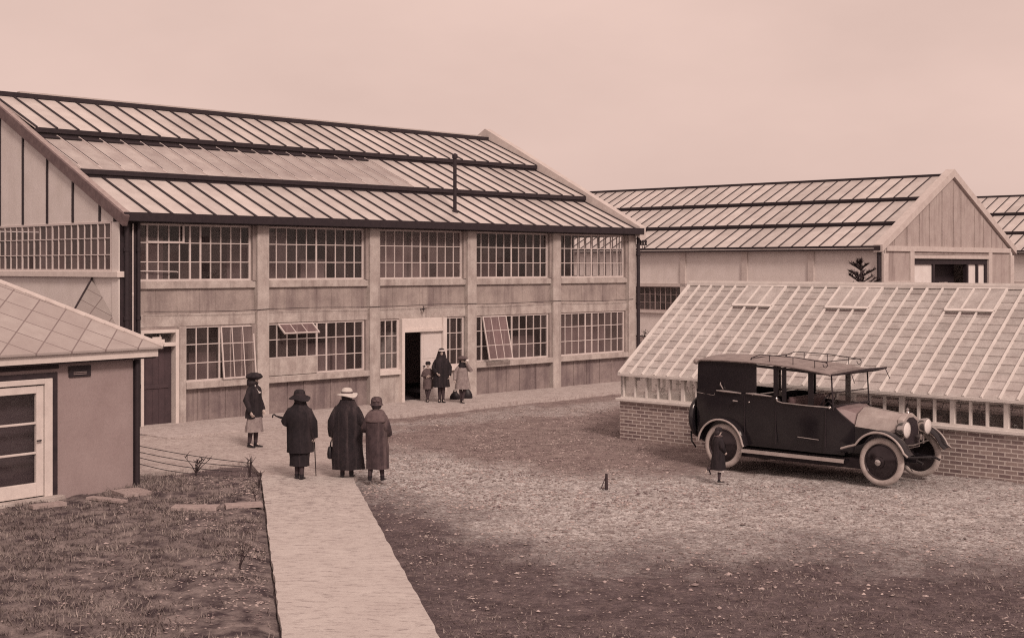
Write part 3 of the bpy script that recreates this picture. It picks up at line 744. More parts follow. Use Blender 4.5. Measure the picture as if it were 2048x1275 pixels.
q = MB(); q.box(-1.28, -.86, -.03, -.001, 1.98, 2.16); pq = q.build('plaque', 'black', pav, bevel=.005)
q = MB(); q.box(-1.2, -.95, -.036, -.031, 2.02, 2.03); q.box(-1.2, -.95, -.036, -.031, 2.05, 2.06); q.split('raised_line', 'dull', pq)
q = MB(); q.tube([(.05, -.05, 0), (.05, -.05, 2.2)], .045, 10); q.box(-.001, .02, -.02, .2, 0, 2.2); q.build('downpipe', 'black', pav, smooth=40)
OV = .22
q = MB(); q.box(PL - OV, OV + .14, -OV, -OV + .03, 2.25, 2.40); q.box(OV + .11, OV + .14, -OV + .03, PDp + OV, 2.25, 2.40)
q.box(PL - OV, OV + .11, -OV + .03, -.002, 2.25, 2.27); q.build('fascia', 'paint', pav)
q = MB(); q.box(PL - OV, OV + .11, -OV + .03, .3, 2.221, 2.249); q.build('soffit', 'tar', pav)
# hip roof of diamond slates
ex0, ex1, ey0, ey1 = PL - OV - .05, OV + .2, -OV - .06, PDp + OV; rw = (ey1 - ey0) / 2; ze = 2.42; zr = ze + rw * .575; th = .035
ym = (ey0 + ey1) / 2
A, B, Cc, Dd = (ex0, ey0, ze), (ex1, ey0, ze), (ex1, ey1, ze), (ex0, ey1, ze); E1, E0 = (ex1 - rw, ym, zr), (ex0 + rw, ym, zr)
def slope_uv(ax):
    return lambda c: (c.x + .1, (c.y - ey0) * 1.155) if ax == 'x' else (c.y, (ex1 - c.x) * 1.155)
def slab(pts, name, par, uv):
    q = MB(); q.loft([pts, [(p[0], p[1], p[2] - th) for p in pts]]); return q.build(name, 'slate', par, uv=uv)
rf = slab([A, B, E1, E0], 'roof', pav, slope_uv('x'))
slab([B, Cc, E1], 'hip_end', rf, slope_uv('y')); slab([Cc, Dd, E0, E1], 'rear_slope', rf, slope_uv('x')); slab([Dd, A, E0], 'hip_end', rf, slope_uv('y'))
q = MB()
def hip(p, r):
    p, r = Vector(p), Vector(r); n = 11
    for i in range(n):
        a, b = p + (r - p) * (i / n), p + (r - p) * ((i + 1) / n + .01)
        q.tube([a + Vector((0, 0, .0)), b + Vector((0, 0, .012))], [.055, .045], 8)
hip(B, E1); hip(A, E0); hip(E0, E1); q.build('hip_tiles', 'coping', rf, smooth=40)
# small saddle roof leaning against the workshop's end wall behind the pavilion
q0 = []
for (w, z) in ((1.10 + .16, 3.52), (-.05, 2.30)):
    p = fac(XL - .004, w, z); q0.append(p)
foot = Vector(((108 - 1024) / F * 30.6, 30.6, 2.05))
imat = pav.matrix_basis.copy(); imat = Matrix.Translation(PC) @ Matrix.Rotation(pa, 4, 'Z'); inv = imat.inverted()
loc = [inv @ p for p in (q0[0], foot, q0[1])]
su_ = (loc[2] - loc[0]).normalized(); sv_ = (loc[1] - loc[0]); sv_ = (sv_ - su_ * sv_.dot(su_)).normalized()
q = MB(); q.loft([loc, [p - Vector((0, 0, .06)) for p in loc]])
sd_ = q.build('saddle_roof', 'slate_dark', pav, uv=lambda c: ((c - loc[0]).dot(su_), (c - loc[0]).dot(sv_)))

q = MB(); q.beam(loc[0] + Vector((0, 0, .01)), loc[1] + Vector((0, 0, .01)), .03, .04); q.build('verge_shade', 'tar', sd_)  # dark strip paints the shaded gap along the saddle's left edge

# ------------------------------------------------------------------ distant ranges of the same build
GA = math.atan2(-1.0, 1.035); GD = Vector((math.cos(GA), math.sin(GA), 0)); GN = Vector((-GD.y, GD.x, 0))
def range_building(loc, label, bays, hw, ez, rz, bay=3.95):
    b = empty('glazed_shed', loc, GA, label, 'building')
    L = -bays * bay
    q = MB(); q.box(L, 0, .1, .3, 2.9, ez - .2); q.box(L, 0, .1, .3, 0, 1.4); q.split('wall', 'whitewall', b)
    q = MB()
    for i in range(bays + 1):
        x = -bay * i; q.box(x - .17, x + .17 if i else -.0, .0, .32, 0, ez - .22)
    q.split('pilaster', 'coping', b, bevel=.01)
    q = MB(); q.box(L, 0, .0, .2, 2.72, 2.9); q.box(L, 0, -.04, .2, 1.28, 1.42); q.split('ledge', 'coping', b)
    for i in range(bays):
        window(b, 'window', -bay * (i + 1) + .18, -bay * i - .18, 1.42, 2.72, .14, 10, 3, thick=(5,), mat='dull', gl='win')
    q = MB(); q.box(L, .02, -.28, .0, ez - .24, ez - .02); q.build('gutter', 'black', b)
    q = MB(); q.tube([(-.14, -.1, 0), (-.14, -.1, ez - .2)], .09, 10); q.build('downpipe', 'black', b, smooth=40)
    tier_roof(b, L, -.3, .3, hw, ez, rz, .2, bays * 5, barw=.06, mat='roofglass', bar='tar')
    q = MB(); q.box(L, -.1, hw - .12, hw + .12, rz - .05, rz + .08); q.build('ridge_cap', 'black', b)
    q = MB(); q.loft([[(L, hw, rz - .03), (0, hw, rz - .03), (0, hw, rz - .1), (L, hw, rz - .1)], [(L, 2 * hw, ez - .1), (0, 2 * hw, ez - .1), (0, 2 * hw, ez - .17), (L, 2 * hw, ez - .17)]]); q.build('rear_roof', 'roofglass', b)
    # boarded gable with pale verge parapets
    q = MB(); q.prism([(.3, 4.4), (2 * hw - .3, 4.4), (2 * hw - .3, ez - .1), (hw, rz - .05), (.3, ez - .1)], -.3, -.02, 'x')
    for i in range(1, 12):
        y = 2 * hw * i / 12 + R.uniform(-.2, .2); zt = ez + (rz - ez) * (1 - abs(y - hw) / hw) - .3
        if zt > ez: q.box(-.02, -.002 + .02, y - .025, y + .025, ez - .1, zt)
    q.box(-.3, -.02, .3, 3.0, 0, 4.4); q.box(-.3, -.02, 2 * hw - 3, 2 * hw - .3, 0, 4.4); q.build('gable', 'gable', b)
    q = MB()
    sdir = Vector((0, hw, rz - ez)).normalized()
    for sg in (1, -1):
        y0, y1 = (-.25, hw) if sg == 1 else (2 * hw + .25, hw)
        z0 = ez - .12; z1 = rz + .15
        q.loft([[(-.34, y0, z0 + .15), (.14, y0, z0 + .15), (.14, y0, z0 - .2), (-.34, y0, z0 - .2)], [(-.34, y1, z1 + .15), (.14, y1, z1 + .15), (.14, y1, z1 - .25), (-.34, y1, z1 - .25)]])
    q.build('verge_parapet', 'coping', b)
    q = MB(); q.box(-.02, .08, .3, 2 * hw - .3, 4.55, 4.8); q.box(-.02, .06, 2.75, 2 * hw - 2.75, 4.2, 4.38); q.box(-.02, .09, -.05, .4, 0, ez - .4); q.box(-.02, .09, 2 * hw - .4, 2 * hw + .05, 0, ez - .4)
    q.box(-.02, .07, 2.6, 3.0, 0, 4.55); q.box(-.02, .07, 2 * hw - 3, 2 * hw - 2.6, 0, 4.55); q.box(-.02, .05, .4, 2.6, 2.9, 3.1); q.build('gable_trim', 'coping', b)
    q = MB(); q.box(-.25, -.05, 3.0, 2 * hw - 3, 3.92, 4.2)
    for y in (3.1, 5.25, 2 * hw - 5.25, 2 * hw - 4.1, 2 * hw - 3.1): q.box(-.25, -.05, y - .1, y + .1, 0, 3.92)
    q.box(-.9, -.85, 5.2, 2 * hw - 5.2, 0, 3.92); q.build('opening_frame', 'black', b)
    q = MB(); q.box(-.2, -.14, 3.2, 5.15, 0, 3.92); q.box(-.2, -.14, 2 * hw - 5.15, 2 * hw - 3.2, 0, 3.92); q.split('screen_pane', 'sky_pane', b)
    q = MB(); q.box(-.6, -.3, 5.55, 5.85, 0, 3.0); q.box(-.6, -.3, 6.85, 7.2, 0, 3.0); q.split('post', 'coping', b)
    q = MB(); q.box(L, 0, 2 * hw - .2, 2 * hw, 0, ez - .2); q.box(L, L + .2, .3, 2 * hw - .2, 0, ez - .2); q.split('rear_wall', 'whitewall', b)
    return b
range_building(Vector((17.66, 66, 0)), 'pale glazed shed with boarded gable standing beyond the greenhouse', 9, 7.1, 4.82, 8.5)
range_building(Vector((17.66, 66, 0)) + GN * 23 + GD * 22, 'farther glazed shed whose ridge shows past the boarded gable', 8, 7.1, 4.82, 8.5)

# ------------------------------------------------------------------ greenhouse
GP = Vector((2.42, 31.05, 0)); GLn, GW = 12.6, 2.61
gh = empty('greenhouse', GP, GA, 'white timber greenhouse on a low brick wall behind the motor car', 'greenhouse')
q = MB(); q.box(0, GLn, 0, .23, -.1, .80); q.box(0, .23, .23, 2 * GW - .23, -.1, .80); q.box(GLn - .23, GLn, .23, 2 * GW - .23, -.1, .80); q.box(0, GLn, 2 * GW - .23, 2 * GW, -.1, .80)
q.build('brick_wall', 'brick', gh, uv=lambda c: ((c.x + c.y), c.z))
q = MB(); q.box(-.08, GLn, -.07, .26, .80, .865); q.box(-.08, .26, .26, 2 * GW, .80, .865); q.box(-.08, GLn, 2 * GW - .26, 2 * GW + .07, .80, .865); q.build('sill', 'ghwood', gh, bevel=.008)
PS = .322; panes_l = []
side = MB(); sg_ = MB(); sg2 = MB(); x = 0; edges = []
pat = [5, 3, 3, 3, 3, 3, 3, 3, 3, 3, 3, 3]; xx = .0; bars = []
for n in pat:
    w = .085
    side.box(xx, xx + w, .03, .12, .865, 1.38); bars.append(xx + w / 2)
    for i in range(1, n): u = xx + w + (PS) * i - .02; side.box(u - .02, u + .02, .04, .11, .865, 1.38); bars.append(u)
    x1 = xx + w + PS * n - .02
    for i in range(n):
        a = xx + w + PS * i - .02; (sg_ if len(bars) < 11 else sg2).quad((a, .075, .87), (a + PS, .075 + R.uniform(-.003, .003), .87), (a + PS, .075, 1.39), (a, .075 + R.uniform(-.003, .003), 1.39))
    xx = x1
    if xx > GLn - 1.2: break
side.box(0, GLn, .0, .14, 1.38, 1.45); side.box(0, GLn, .025, .13, .866, .90)
sf_ = side.build('side_frame', 'ghwood', gh); sg_.build('pane', 'ghlime', sf_); sg2.build('pane', 'ghside', sf_)
GZE, GZR = 1.44, 3.38; gsl = (GZR - GZE) / GW
def gp(x, w, up=0): return (x, w, GZE + gsl * w + up)
panes = MB(); nb = int(GLn / .335); pw = GLn / nb
rows = 14; lap = GW / rows
for i in range(nb):
    for j in range(rows):
        w0, w1_ = lap * j - .02 - (.07 if j == 0 else 0), lap * (j + 1)
        k = R.uniform(0, .003)
        panes.quad(gp(i * pw, w0, .016 + k), gp((i + 1) * pw, w0, .016 + k), gp((i + 1) * pw, w1_, .002), gp(i * pw, w1_, .002))
rp = panes.build('roof_glass', 'ghroof', gh)
q = MB()
for i in range(nb + 1):
    x = i * pw; wide = .034 if i % 3 else .042
    if i == 0: x += .03; wide = .07
    q.beam(gp(x, -.06, .03), gp(x, GW, .03), wide, .05, (0, -gsl, 1))
q.beam(gp(0, -.06, .0), gp(GLn, -.06, .0), .05, .06); q.build('glazing_bars', 'ghwood', rp)
q = MB()
for i in range(nb):
    for j in range(1, rows):
        if R.random() < .8: panes_l.append((i, j))
        if j == 1: pass
for j in range(1, rows): q.beam(gp(.03, lap * j - .026, .010), gp(GLn - .03, lap * j - .026, .010), .007, .008)
q.build('lap_lines', 'lapdirt', rp)
q = MB(); q.box(-.02, GLn, GW - .09, GW + .09, GZR - .03, GZR + .05); q.box(-.02, GLn, GW - .025, GW + .025, GZR + .05, GZR + .09); q.build('ridge_cap', 'ghwood', gh)
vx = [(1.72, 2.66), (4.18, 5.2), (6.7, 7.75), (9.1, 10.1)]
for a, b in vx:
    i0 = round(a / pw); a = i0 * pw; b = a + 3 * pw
    q = MB(); wv = 1.92; up = .07; up1 = .015
    q.beam(gp(a, wv, up), gp(b, wv, up), .07, .035, (0, -gsl, 1)); q.beam(gp(a, GW - .08, up1 + .03), gp(b, GW - .08, up1 + .03), .06, .035, (0, -gsl, 1))
    for i in range(4): q.beam(gp(a + (b - a) * i / 3, wv, up), gp(a + (b - a) * i / 3, GW - .08, up1 + .03), .04, .035, (0, -gsl, 1))
    v = q.build('roof_vent', 'ghwood', gh)
    q = MB(); q.quad(gp(a, wv, up), gp(b, wv, up), gp(b, GW - .08, up1 + .03), gp(a, GW - .08, up1 + .03)); q.build('pane', 'ghroof', v)
    q = MB(); q.quad(gp(a, wv - .04, .0), gp(b, wv - .04, .0), gp(b, wv - .037, up - .035), gp(a, wv - .037, up - .035)); q.build('vent_shadow', 'brown', v)  # dark quad paints the shadow under the vent's bottom rail
q = MB(); q.loft([[gp(0, GW), gp(GLn, GW), gp(GLn, GW, -.02), gp(0, GW, -.02)], [(0, 2 * GW + .06, GZE), (GLn, 2 * GW + .06, GZE), (GLn, 2 * GW + .06, GZE - .02), (0, 2 * GW + .06, GZE - .02)]]); q.build('rear_roof', 'ghroof', gh)
q = MB()
for i in range(nb + 1): q.beam((i * pw, GW, GZR + .02), (i * pw, 2 * GW + .06, GZE + .02), .04, .04, (0, gsl, 1))
q.build('rear_bars', 'ghwood', gh)
q = MB()
for u in [GW * 2 * i / 10 for i in range(11)]:
    zt = GZE + gsl * (GW - abs(u - GW)); q.box(-.0, .06, max(.03, u - .02), min(2 * GW, u + .02) if u else .07, .865, zt)
q.box(.0, .06, 0, 2 * GW, 1.38, 1.44); q.build('gable_frame', 'ghwood', gh)
q = MB(); q.prism([(.05, .87), (2 * GW - .05, .87), (2 * GW - .05, 1.42), (GW, GZR - .03), (.05, 1.42)], .025, .03, 'x'); q.build('gable_pane', 'ghside', gh)
q = MB(); q.prism([(.05, .87), (2 * GW - .05, .87), (2 * GW - .05, 1.42), (GW, GZR - .03), (.05, 1.42)], GLn - .03, GLn - .025, 'x'); q.build('gable_pane', 'ghside', gh)
q = MB(); q.box(.3, GLn - .3, .3, 1.2, .70, .76); q.box(.3, GLn - .3, 4.0, 4.9, .70, .76)
for i in range(12): q.box(.5 + i, .56 + i, 1.1, 1.16, 0, .7)
q.build('bench', 'board', gh)
# plants on the staging, seen dimly through the side panes: pots are things, foliage rides with each
rp_ = random.Random(9)
def pot_plant(x, y, z, h, dens):
    o = empty('potted_plant', gh_m @ Vector((x, y, z)), 0, 'leafy potted plant on the staging inside the greenhouse', 'plant', 'pots inside the greenhouse')
    q = MB(); q.lathe([(.05, 0), (.075, .13), (.082, .13), (.082, .16), (.07, .16), (.065, .14)], (0, 0, 0), 'z', 12); q.build('pot', 'browncloth' if 0 else 'leather', o, smooth=40)
    q = MB()
    for _ in range(dens):
        a, r, zz = rp_.uniform(0, 6.28), rp_.uniform(.02, .17), rp_.uniform(.12, h); c = Vector((math.cos(a) * r, math.sin(a) * r, zz)); l = rp_.uniform(.04, .09)
        d = Vector((math.cos(a), math.sin(a), rp_.uniform(-.4, .8))).normalized(); s = d.cross(Vector((0, 0, 1))).normalized()
        q.quad(c, c + d * l * .5 + s * l * .35, c + d * l, c + d * l * .5 - s * l * .35)
    for _ in range(4):
        a = rp_.uniform(0, 6.28); q.tube([(0, 0, .12), (math.cos(a) * .05, math.sin(a) * .05, h * .5), (math.cos(a) * .12, math.sin(a) * .12, h * .85)], .006, 5)
    q.build('leaves', 'leaf', o)
gh_m = Matrix.Translation(GP) @ Matrix.Rotation(GA, 4, 'Z')
for i in range(22): pot_plant(.6 + i * .5 + rp_.uniform(-.1, .1), rp_.uniform(.45, 1.05), .76, rp_.uniform(.3, .62), 60)

# ------------------------------------------------------------------ trees and shrubs
def conifer(loc, h, label):
    o = empty('young_conifer', loc, 0, label, 'tree'); rr = random.Random(3)
    q = MB(); q.tube([(0, 0, -.1), (.01, 0, h * .5), (0, .01, h)], [.09, .06, .012], 10); q.build('trunk', 'twig', o, smooth=40)
    q = MB()
    z = h * .25
    while z < h * .97:
        n = 5; L = (h - z) * .40 + .14
        for k in range(n):
            a = rr.uniform(0, 6.28); l = L * rr.uniform(.7, 1.1); up = rr.uniform(.45, .9)
            p0 = Vector((0, 0, z)); d = Vector((math.cos(a), math.sin(a), up)); pts = [p0 + d * l * t + Vector((0, 0, .12 * l * t * t)) for t in (0, .35, .7, 1)]
            q.tube(pts, [.022, .018, .014, .006], 5)
            for j in range(44):
                t = rr.uniform(.15, 1); c = p0 + d * l * t; b = rr.uniform(0, 6.28); ll = rr.uniform(.06, .15)
                e = (d.normalized() * .8 + Vector((math.cos(b), math.sin(b), rr.uniform(0, .8)))).normalized(); s = e.cross(Vector((.3, .2, 1))).normalized() * .018
                q.quad(c - s, c + s, c + e * ll)
        z += rr.uniform(.12, .2)
    q.build('crown', 'leaf', o)
conifer(Vector(((1722 - 1024) / F * 37.2, 37.2, 0)), 4.02, 'young dark conifer rising behind the greenhouse ridge')
def shrub(loc, r, h, label, n=1500):
    o = empty('shrub', loc, 0, label, 'shrub'); rr = random.Random(int(loc[0] * 10))
    q = MB()
    for k in range(7):
        a = rr.uniform(0, 6.28); q.tube([(0, 0, -.05), (math.cos(a) * r * .3, math.sin(a) * r * .3, h * .5), (math.cos(a) * r * .7, math.sin(a) * r * .7, h * .85)], [.03, .02, .006], 5)
    q.build('stems', 'twig', o)
    q = MB()
    for _ in range(n):
        a = rr.uniform(0, 6.28); zz = rr.random(); rad = r * (1 - (zz - .45) ** 2 * 1.6) * rr.uniform(.4, 1.05)
        c = Vector((math.cos(a) * rad, math.sin(a) * rad, .05 + h * zz)); l = rr.uniform(.05, .11)
        d = Vector((math.cos(a) + rr.uniform(-.6, .6), math.sin(a) + rr.uniform(-.6, .6), rr.uniform(-.3, .9))).normalized(); s = d.cross(Vector((0, 0, 1))).normalized()
        q.quad(c, c + d * l * .5 + s * l * .3, c + d * l, c + d * l * .5 - s * l * .3)
    q.build('foliage', 'leaf', o)
shrub(Vector((5.0, 48.5, 0)), .95, 1.5, 'dark bushy shrub at the far corner of the workshop')

def twig_plant(loc, h, n, label, seed, spread=.3):
    o = empty('bare_sapling', loc, 0, label, 'plant', 'bare twiggy plants along the bed'); rr = random.Random(seed)
    q = MB(); q.tube([(0, 0, -.05), (0, 0, h * .25)], [.016, .011], 6); q.build('stem', 'twig', o)
    q = MB()
    for k in range(n):
        a = rr.uniform(0, 6.28); l = h * rr.uniform(.6, 1.0); s = rr.uniform(.2, 1) * spread
        pts = [Vector((0, 0, h * .1)), Vector((math.cos(a) * s * l * .35, math.sin(a) * s * l * .35, l * .5)), Vector((math.cos(a) * s * l, math.sin(a) * s * l, l))]
        q.tube(pts, [.010, .008, .004], 5)
        for j in range(3):
            t = rr.uniform(.4, .9); c = pts[1] + (pts[2] - pts[1]) * t; b = rr.uniform(0, 6.28); e = c + Vector((math.cos(b) * .08, math.sin(b) * .08, rr.uniform(.03, .12)))
            q.tube([c, e], [.006, .003], 4)
    q.build('twigs', 'twig', o)
def onbed(px, py, z=.02):
    p = gpt(px, py); p.z = bed_z(p.x, p.y) if p.x < bed_edge(p.y) and p.y < 25.2 else z - .02
    return p
twig_plant(onbed(392, 950), .36, 8, 'bare bushy twigs by the wire fence, between its post and the standing girl', 1, .9)
twig_plant(onbed(499, 953), .36, 4, 'upright bare twigs at the bed corner beside the path', 2, .3)
twig_plant(onbed(518, 972), .34, 3, 'forked leaning twig at the edge of the path, nearest the woman with the cane', 3, .8)
twig_plant(onbed(480, 1140), .30, 3, 'thin bare twig low in the bed, nearest the viewer beside the path', 4, .9)
twig_plant(onbed(513, 1010), .30, 2, 'single bare stalk at the bed margin halfway down the path', 5, .3)

# loose boards and slabs on the bed
def plank(px0, py0, px1, py1, w, th, label, tilt=0, lift=0):
    a, b = onbed(px0, py0), onbed(px1, py1); d = (b - a); d.z = 0; ang = math.atan2(d.y, d.x); c = (a + b) / 2; L = d.length
    q = MB(); n = 8
    rr = random.Random(int(px0))
    top = [(-L / 2 + L * i / n, -w / 2 + rr.uniform(-.02, .02)) for i in range(n + 1)] + [(L / 2 - L * i / n, w / 2 + rr.uniform(-.02, .02)) for i in range(n + 1)]
    q.prism(top, -th, th * .2, 'z')
    if 'grooved' in label:
        for u in (-w / 4, 0, w / 4): q.box(-L / 2 + .05, L / 2 - .05, u - .006, u + .006, th * .2, th * .2 + .004)
    o = q.build('slab' if 'slab' in label else 'board', 'board', bevel=.006); o.location = (c.x, c.y, max(a.z, b.z, .03) + th * .8 + lift); o.rotation_euler = (0, tilt, ang)
    tag(o, label, 'slab' if 'slab' in label else 'board')
plank(235, 993, 290, 987, .55, .05, 'short grooved board lying by the corner of the pavilion')
plank(345, 1021, 436, 1021, .30, .05, 'broken pale stone slab lying on the bed below the twigs')
plank(450, 1018, 524, 1014, .26, .05, 'pale stone slab at the bed margin touching the path')
plank(62, 1020, 128, 1012, .2, .05, 'narrow pale board on the soil in front of the glazed door')
plank(180, 1000, 250, 1008, .16, .04, 'dark weathered board half sunk in soil below the pavilion wall')

# slack wire fence
fp = gpt(274, 953); fq = gpt(500, 948)
wf = empty('wire_fence', fp, 0, 'slack four strand wire fence running from the pavilion corner to the path', 'fence')
q = MB(); q.tube([(0, 0, -.1), (0, 0, .62)], .025, 8); q.build('post', 'twig', wf, smooth=40)
e = fq - fp
q = MB(); q.tube([(e.x, e.y, -.1), (e.x + .02, e.y, .24)], .014, 8); q.build('post', 'twig', wf, smooth=40)
for z0, z1, fr_, sag in ((.57, .21, 1.0, .03), (.46, .14, 1.0, .05), (.36, .07, .84, .05), (.25, .01, .62, .04)):
    q = MB(); pts = []
    for i in range(15):
        t = i / 14; pts.append((e.x * fr_ * t, e.y * fr_ * t, z0 + (z1 - z0) * t - sag * 4 * t * (1 - t)))
    q.tube(pts, .0075, 6); q.build('wire', 'black', wf)
# short surveyor's stake
q = MB(); p = gpt(1213, 972); q.tube([(0, 0, -.05), (.0, 0, .27)], [.035, .022], 7); q.tube([(-.03, -.02, -.03), (-.09, -.03, .03), (-.02, 0, .2)], [.01, .01, .008], 5)
o = q.build('stake', 'twig', smooth=40); o.location = (p.x, p.y, gz(p.x, p.y) + .01); tag(o, 'short dark wooden stake driven into the gravel yard', 'stake')

# ------------------------------------------------------------------ motor car
hd = math.atan2(-.676, .737)
car = empty('car', (4.50, 26.82, -.01), hd, 'black vintage motor car with roof rack and pale disc wheels parked by the greenhouse', 'car')
WR, TR, WB = .42, .71, 3.27
def prof(poly, y0, y1, shrink=.06):
    """side profile extruded across the car, tucked in towards the sill"""
    q = MB(); q.prism(poly, y0, y1, 'y'); return q
# lower body shell: near and far side panels, floor, rear panel, scuttle
top_pts = [(-.64, 1.46), (-.20, 1.455), (.30, 1.44), (1.10, 1.425), (1.19, 1.40), (1.24, 1.33), (1.30, 1.305), (2.24, 1.285), (2.32, 1.28), (2.60, .98)]
bot_pts = [(-.64, .62), (-.50, .50), (0, .47), (2.45, .45), (2.60, .50)]
def itp(P, x):
    for (a, b), (c, d) in zip(P, P[1:]):
        if x <= c: return b + (d - b) * (x - a) / (c - a)
    return P[-1][1]
q = MB()
def side_y(x, z):
    t = .675 + .055 * math.sin(max(0, min(1, (z - .45) / .95)) * PI * .6)
    if x > 2.1: t -= .26 * ((x - 2.1) / .5) ** 1.5
    if x < -.3: t -= .05 * ((-.3 - x) / .34) ** 2
    return t
def sidewall(sg):
    X = sorted(set([-.64 + .06 * i for i in range(55) if -.64 + .06 * i <= 2.6] + [p[0] for p in top_pts])); Z = 9
    def sheet_(off):
        return [[(x, sg * (side_y(x, z) - off), z) for z in [itp(bot_pts, x) + (itp(top_pts, x) - itp(bot_pts, x)) * j / Z for j in range(Z + 1)]] for x in X]
    o_, i_ = sheet_(0), sheet_(.05)
    q.loft([a_ + b_[::-1] for a_, b_ in zip(o_, i_)])
sidewall(-1); sidewall(1)
q.box(-.55, 2.5, -.62, .62, .45, .50); q.box(-.63, -.56, -.66, .66, .5, 1.46); q.box(2.2, 2.26, -.6, .6, .5, 1.24)
q.box(.72, .80, -.64, .64, .5, 1.44)
body = q.build('body', 'carpaint', car, smooth=35)
# upper rear quarters, pillars, rails
q = MB()
for sg in (-1, 1):
    y0, y1 = (-.70, -.655) if sg < 0 else (.655, .70)
    if sg < 0: q.prism([(-.62, 1.45), (.70, 1.43), (.70, 2.0), (-.52, 2.03), (-.60, 1.98)], y0, y1)
    else: q.prism([(-.62, 1.45), (-.30, 1.45), (-.30, 2.0), (-.52, 2.03), (-.60, 1.98)], y0, y1); q.prism([(.24, 1.43), (.40, 1.43), (.40, 2.0), (.24, 2.0)], y0, y1)
    q.prism([(1.08, 1.42), (1.17, 1.41), (1.17, 1.97), (1.08, 1.97)], y0, y1)
    if sg < 0: q.prism([(1.26, 1.30), (1.34, 1.30), (1.34, 1.96), (1.26, 1.96)], y0, y1)
    q.prism([(1.80, 1.28), (1.91, 1.28), (1.91, 1.93), (1.80, 1.93)], y0 + .01, y1 - .01)
    q.prism([(-.32, 1.965), (.42, 1.95), (2.28, 1.855), (2.28, 1.90), (.42, 2.0), (-.32, 2.02)], y0 + .005, y1 - .005)
q.prism([(-.62, 1.45), (-.57, 1.45), (-.55, 2.0), (-.60, 2.0)], -.655, .655)
q.build('upper_body', 'carpaint', car, bevel=.01)
# belt mouldings, as two pale rolled edges along the side
q = MB(); q.tube([(-.14, -.745, 1.455), (.1, -.755, 1.452), (.42, -.75, 1.437)], [.012, .026, .014], 8); q.tube([(.52, -.745, 1.44), (.75, -.755, 1.44), (1.08, -.75, 1.42)], [.012, .026, .014], 8)
q.tube([(1.17, -.74, 1.40), (1.20, -.75, 1.34), (1.30, -.75, 1.318), (1.8, -.745, 1.30), (2.24, -.70, 1.292)], [.02, .014, .012, .012, .016], 8); q.ball((2.25, -.70, 1.29), .032)
q.tube([(-.61, -.70, 1.39), (-.2, -.735, 1.36), (-.19, -.735, 1.40)], .006, 6); q.tube([(1.62, -.745, .72), (2.05, -.735, .70)], .007, 6)
q.split('moulding', 'nickel', car, smooth=50)
q = MB(); q.tube([(.30, -.725, 1.29), (.30, -.78, 1.29)], .012, 8); q.tube([(.26, -.78, 1.29), (.36, -.78, 1.285)], [.02, .012], 8); q.build('door_handle', 'nickel', car, smooth=50)
q = MB(); q.ball((.58, -.735, 1.28), .018); q.tube([(.0, -.73, 1.49), (-.05, -.75, 1.58), (-.04, -.75, 1.62)], [.01, .016, .006], 8); q.build('hood_iron', 'nickel', car, smooth=50)
q = MB()
for x in (.48, 1.15, 2.18): q.box(x - .004, x + .004, -.738, -.72, .55, 1.25 if x > 1 else 1.4)
q.split('door_gap', 'black', car)
# roof: shallow crowned slab with rolled edge, then the tilted peak over the screen
q = MB(); rings = []
rx = [(-.64, 1.985), (-.5, 2.045), (0, 2.055), (.69, 2.045), (1.3, 2.015), (1.8, 1.97), (2.28, 1.905)]
for x, z in rx:
    ring = []; n = 12
    for i in range(n + 1): t = -1 + 2 * i / n; ring.append((x, .745 * t, z + .055 * (1 - t * t) - (.02 if abs(t) == 1 else 0)))
    for i in range(n + 1): t = 1 - 2 * i / n; ring.append((x, .735 * t, z - .045 + .04 * (1 - t * t)))
    rings.append(ring)
q.loft(rings); roof = q.build('roof', 'cartop', car, smooth=40)
q = MB(); q.tube([(x, -.745, z - .02) for x, z in rx], .017, 8); q.tube([(x, .745, z - .02) for x, z in rx], .017, 8); q.ball((-.62, -.72, 1.99), .06); q.build('roof_bead', 'cartop', roof, smooth=50)
q = MB(); rings = []
for x, z, w in ((2.24, 1.85, .72), (2.4, 1.87, .72), (2.58, 1.915, .69), (2.66, 1.935, .66)): rings.append([(x, -w, z), (x, w, z), (x, w, z + .03), (x, 0, z + .045), (x, -w, z + .03)])
q.loft(rings); q.tube([(2.64, -.64, 1.93), (2.72, -.66, 1.75)], .008, 6); q.tube([(2.64, .64, 1.93), (2.72, .66, 1.75)], .008, 6); q.build('peak', 'tar', car, smooth=30)
# roof rack
q = MB()
for sg in (-1, 1):
    y = .62 * sg
    q.tube([(.52, y, 2.04), (.56, y, 2.10), (.75, y, 2.17), (1.5, y, 2.15), (2.0, y, 2.10), (2.16, y, 2.085)], .0085, 6)
    for x, zt in ((.56, 2.10), (.95, 2.17), (1.45, 2.15), (1.9, 2.11)): q.tube([(x, y, 1.98), (x, y, zt)], .008, 6)
    c = [(2.16 + .045 * math.cos(t) - .045, y, 2.04 + .045 * math.sin(t)) for t in [1.57 - k * .5 for k in range(11)]]; q.tube(c, .007, 6)
q.tube([(.56, -.62, 2.10), (.56, .62, 2.10)], .0085, 6); q.tube([(2.05, -.62, 2.09), (2.05, .62, 2.09)], .0085, 6)
q.build('roof_rack', 'tar', car, smooth=50)
# windscreen
q = MB()
for y in (-.66, .66): q.tube([(2.30, y, 1.24), (2.26, y, 1.87)], .014, 8)
q.beam((2.295, -.66, 1.31), (2.295, .66, 1.31), .05, .035); q.beam((2.28, -.66, 1.55), (2.28, .66, 1.55), .016, .016)
ws = q.build('windscreen', 'black', car)
q = MB(); q.quad((2.29, -.65, 1.33), (2.29, .65, 1.33), (2.265, .65, 1.85), (2.265, -.65, 1.85)); q.build('pane', 'carglass', ws)
q = MB(); q.quad((1.17, -.67, 1.43), (1.26, -.67, 1.43), (1.26, -.67, 1.93), (1.17, -.67, 1.93)); q.build('window', 'carglass', car)
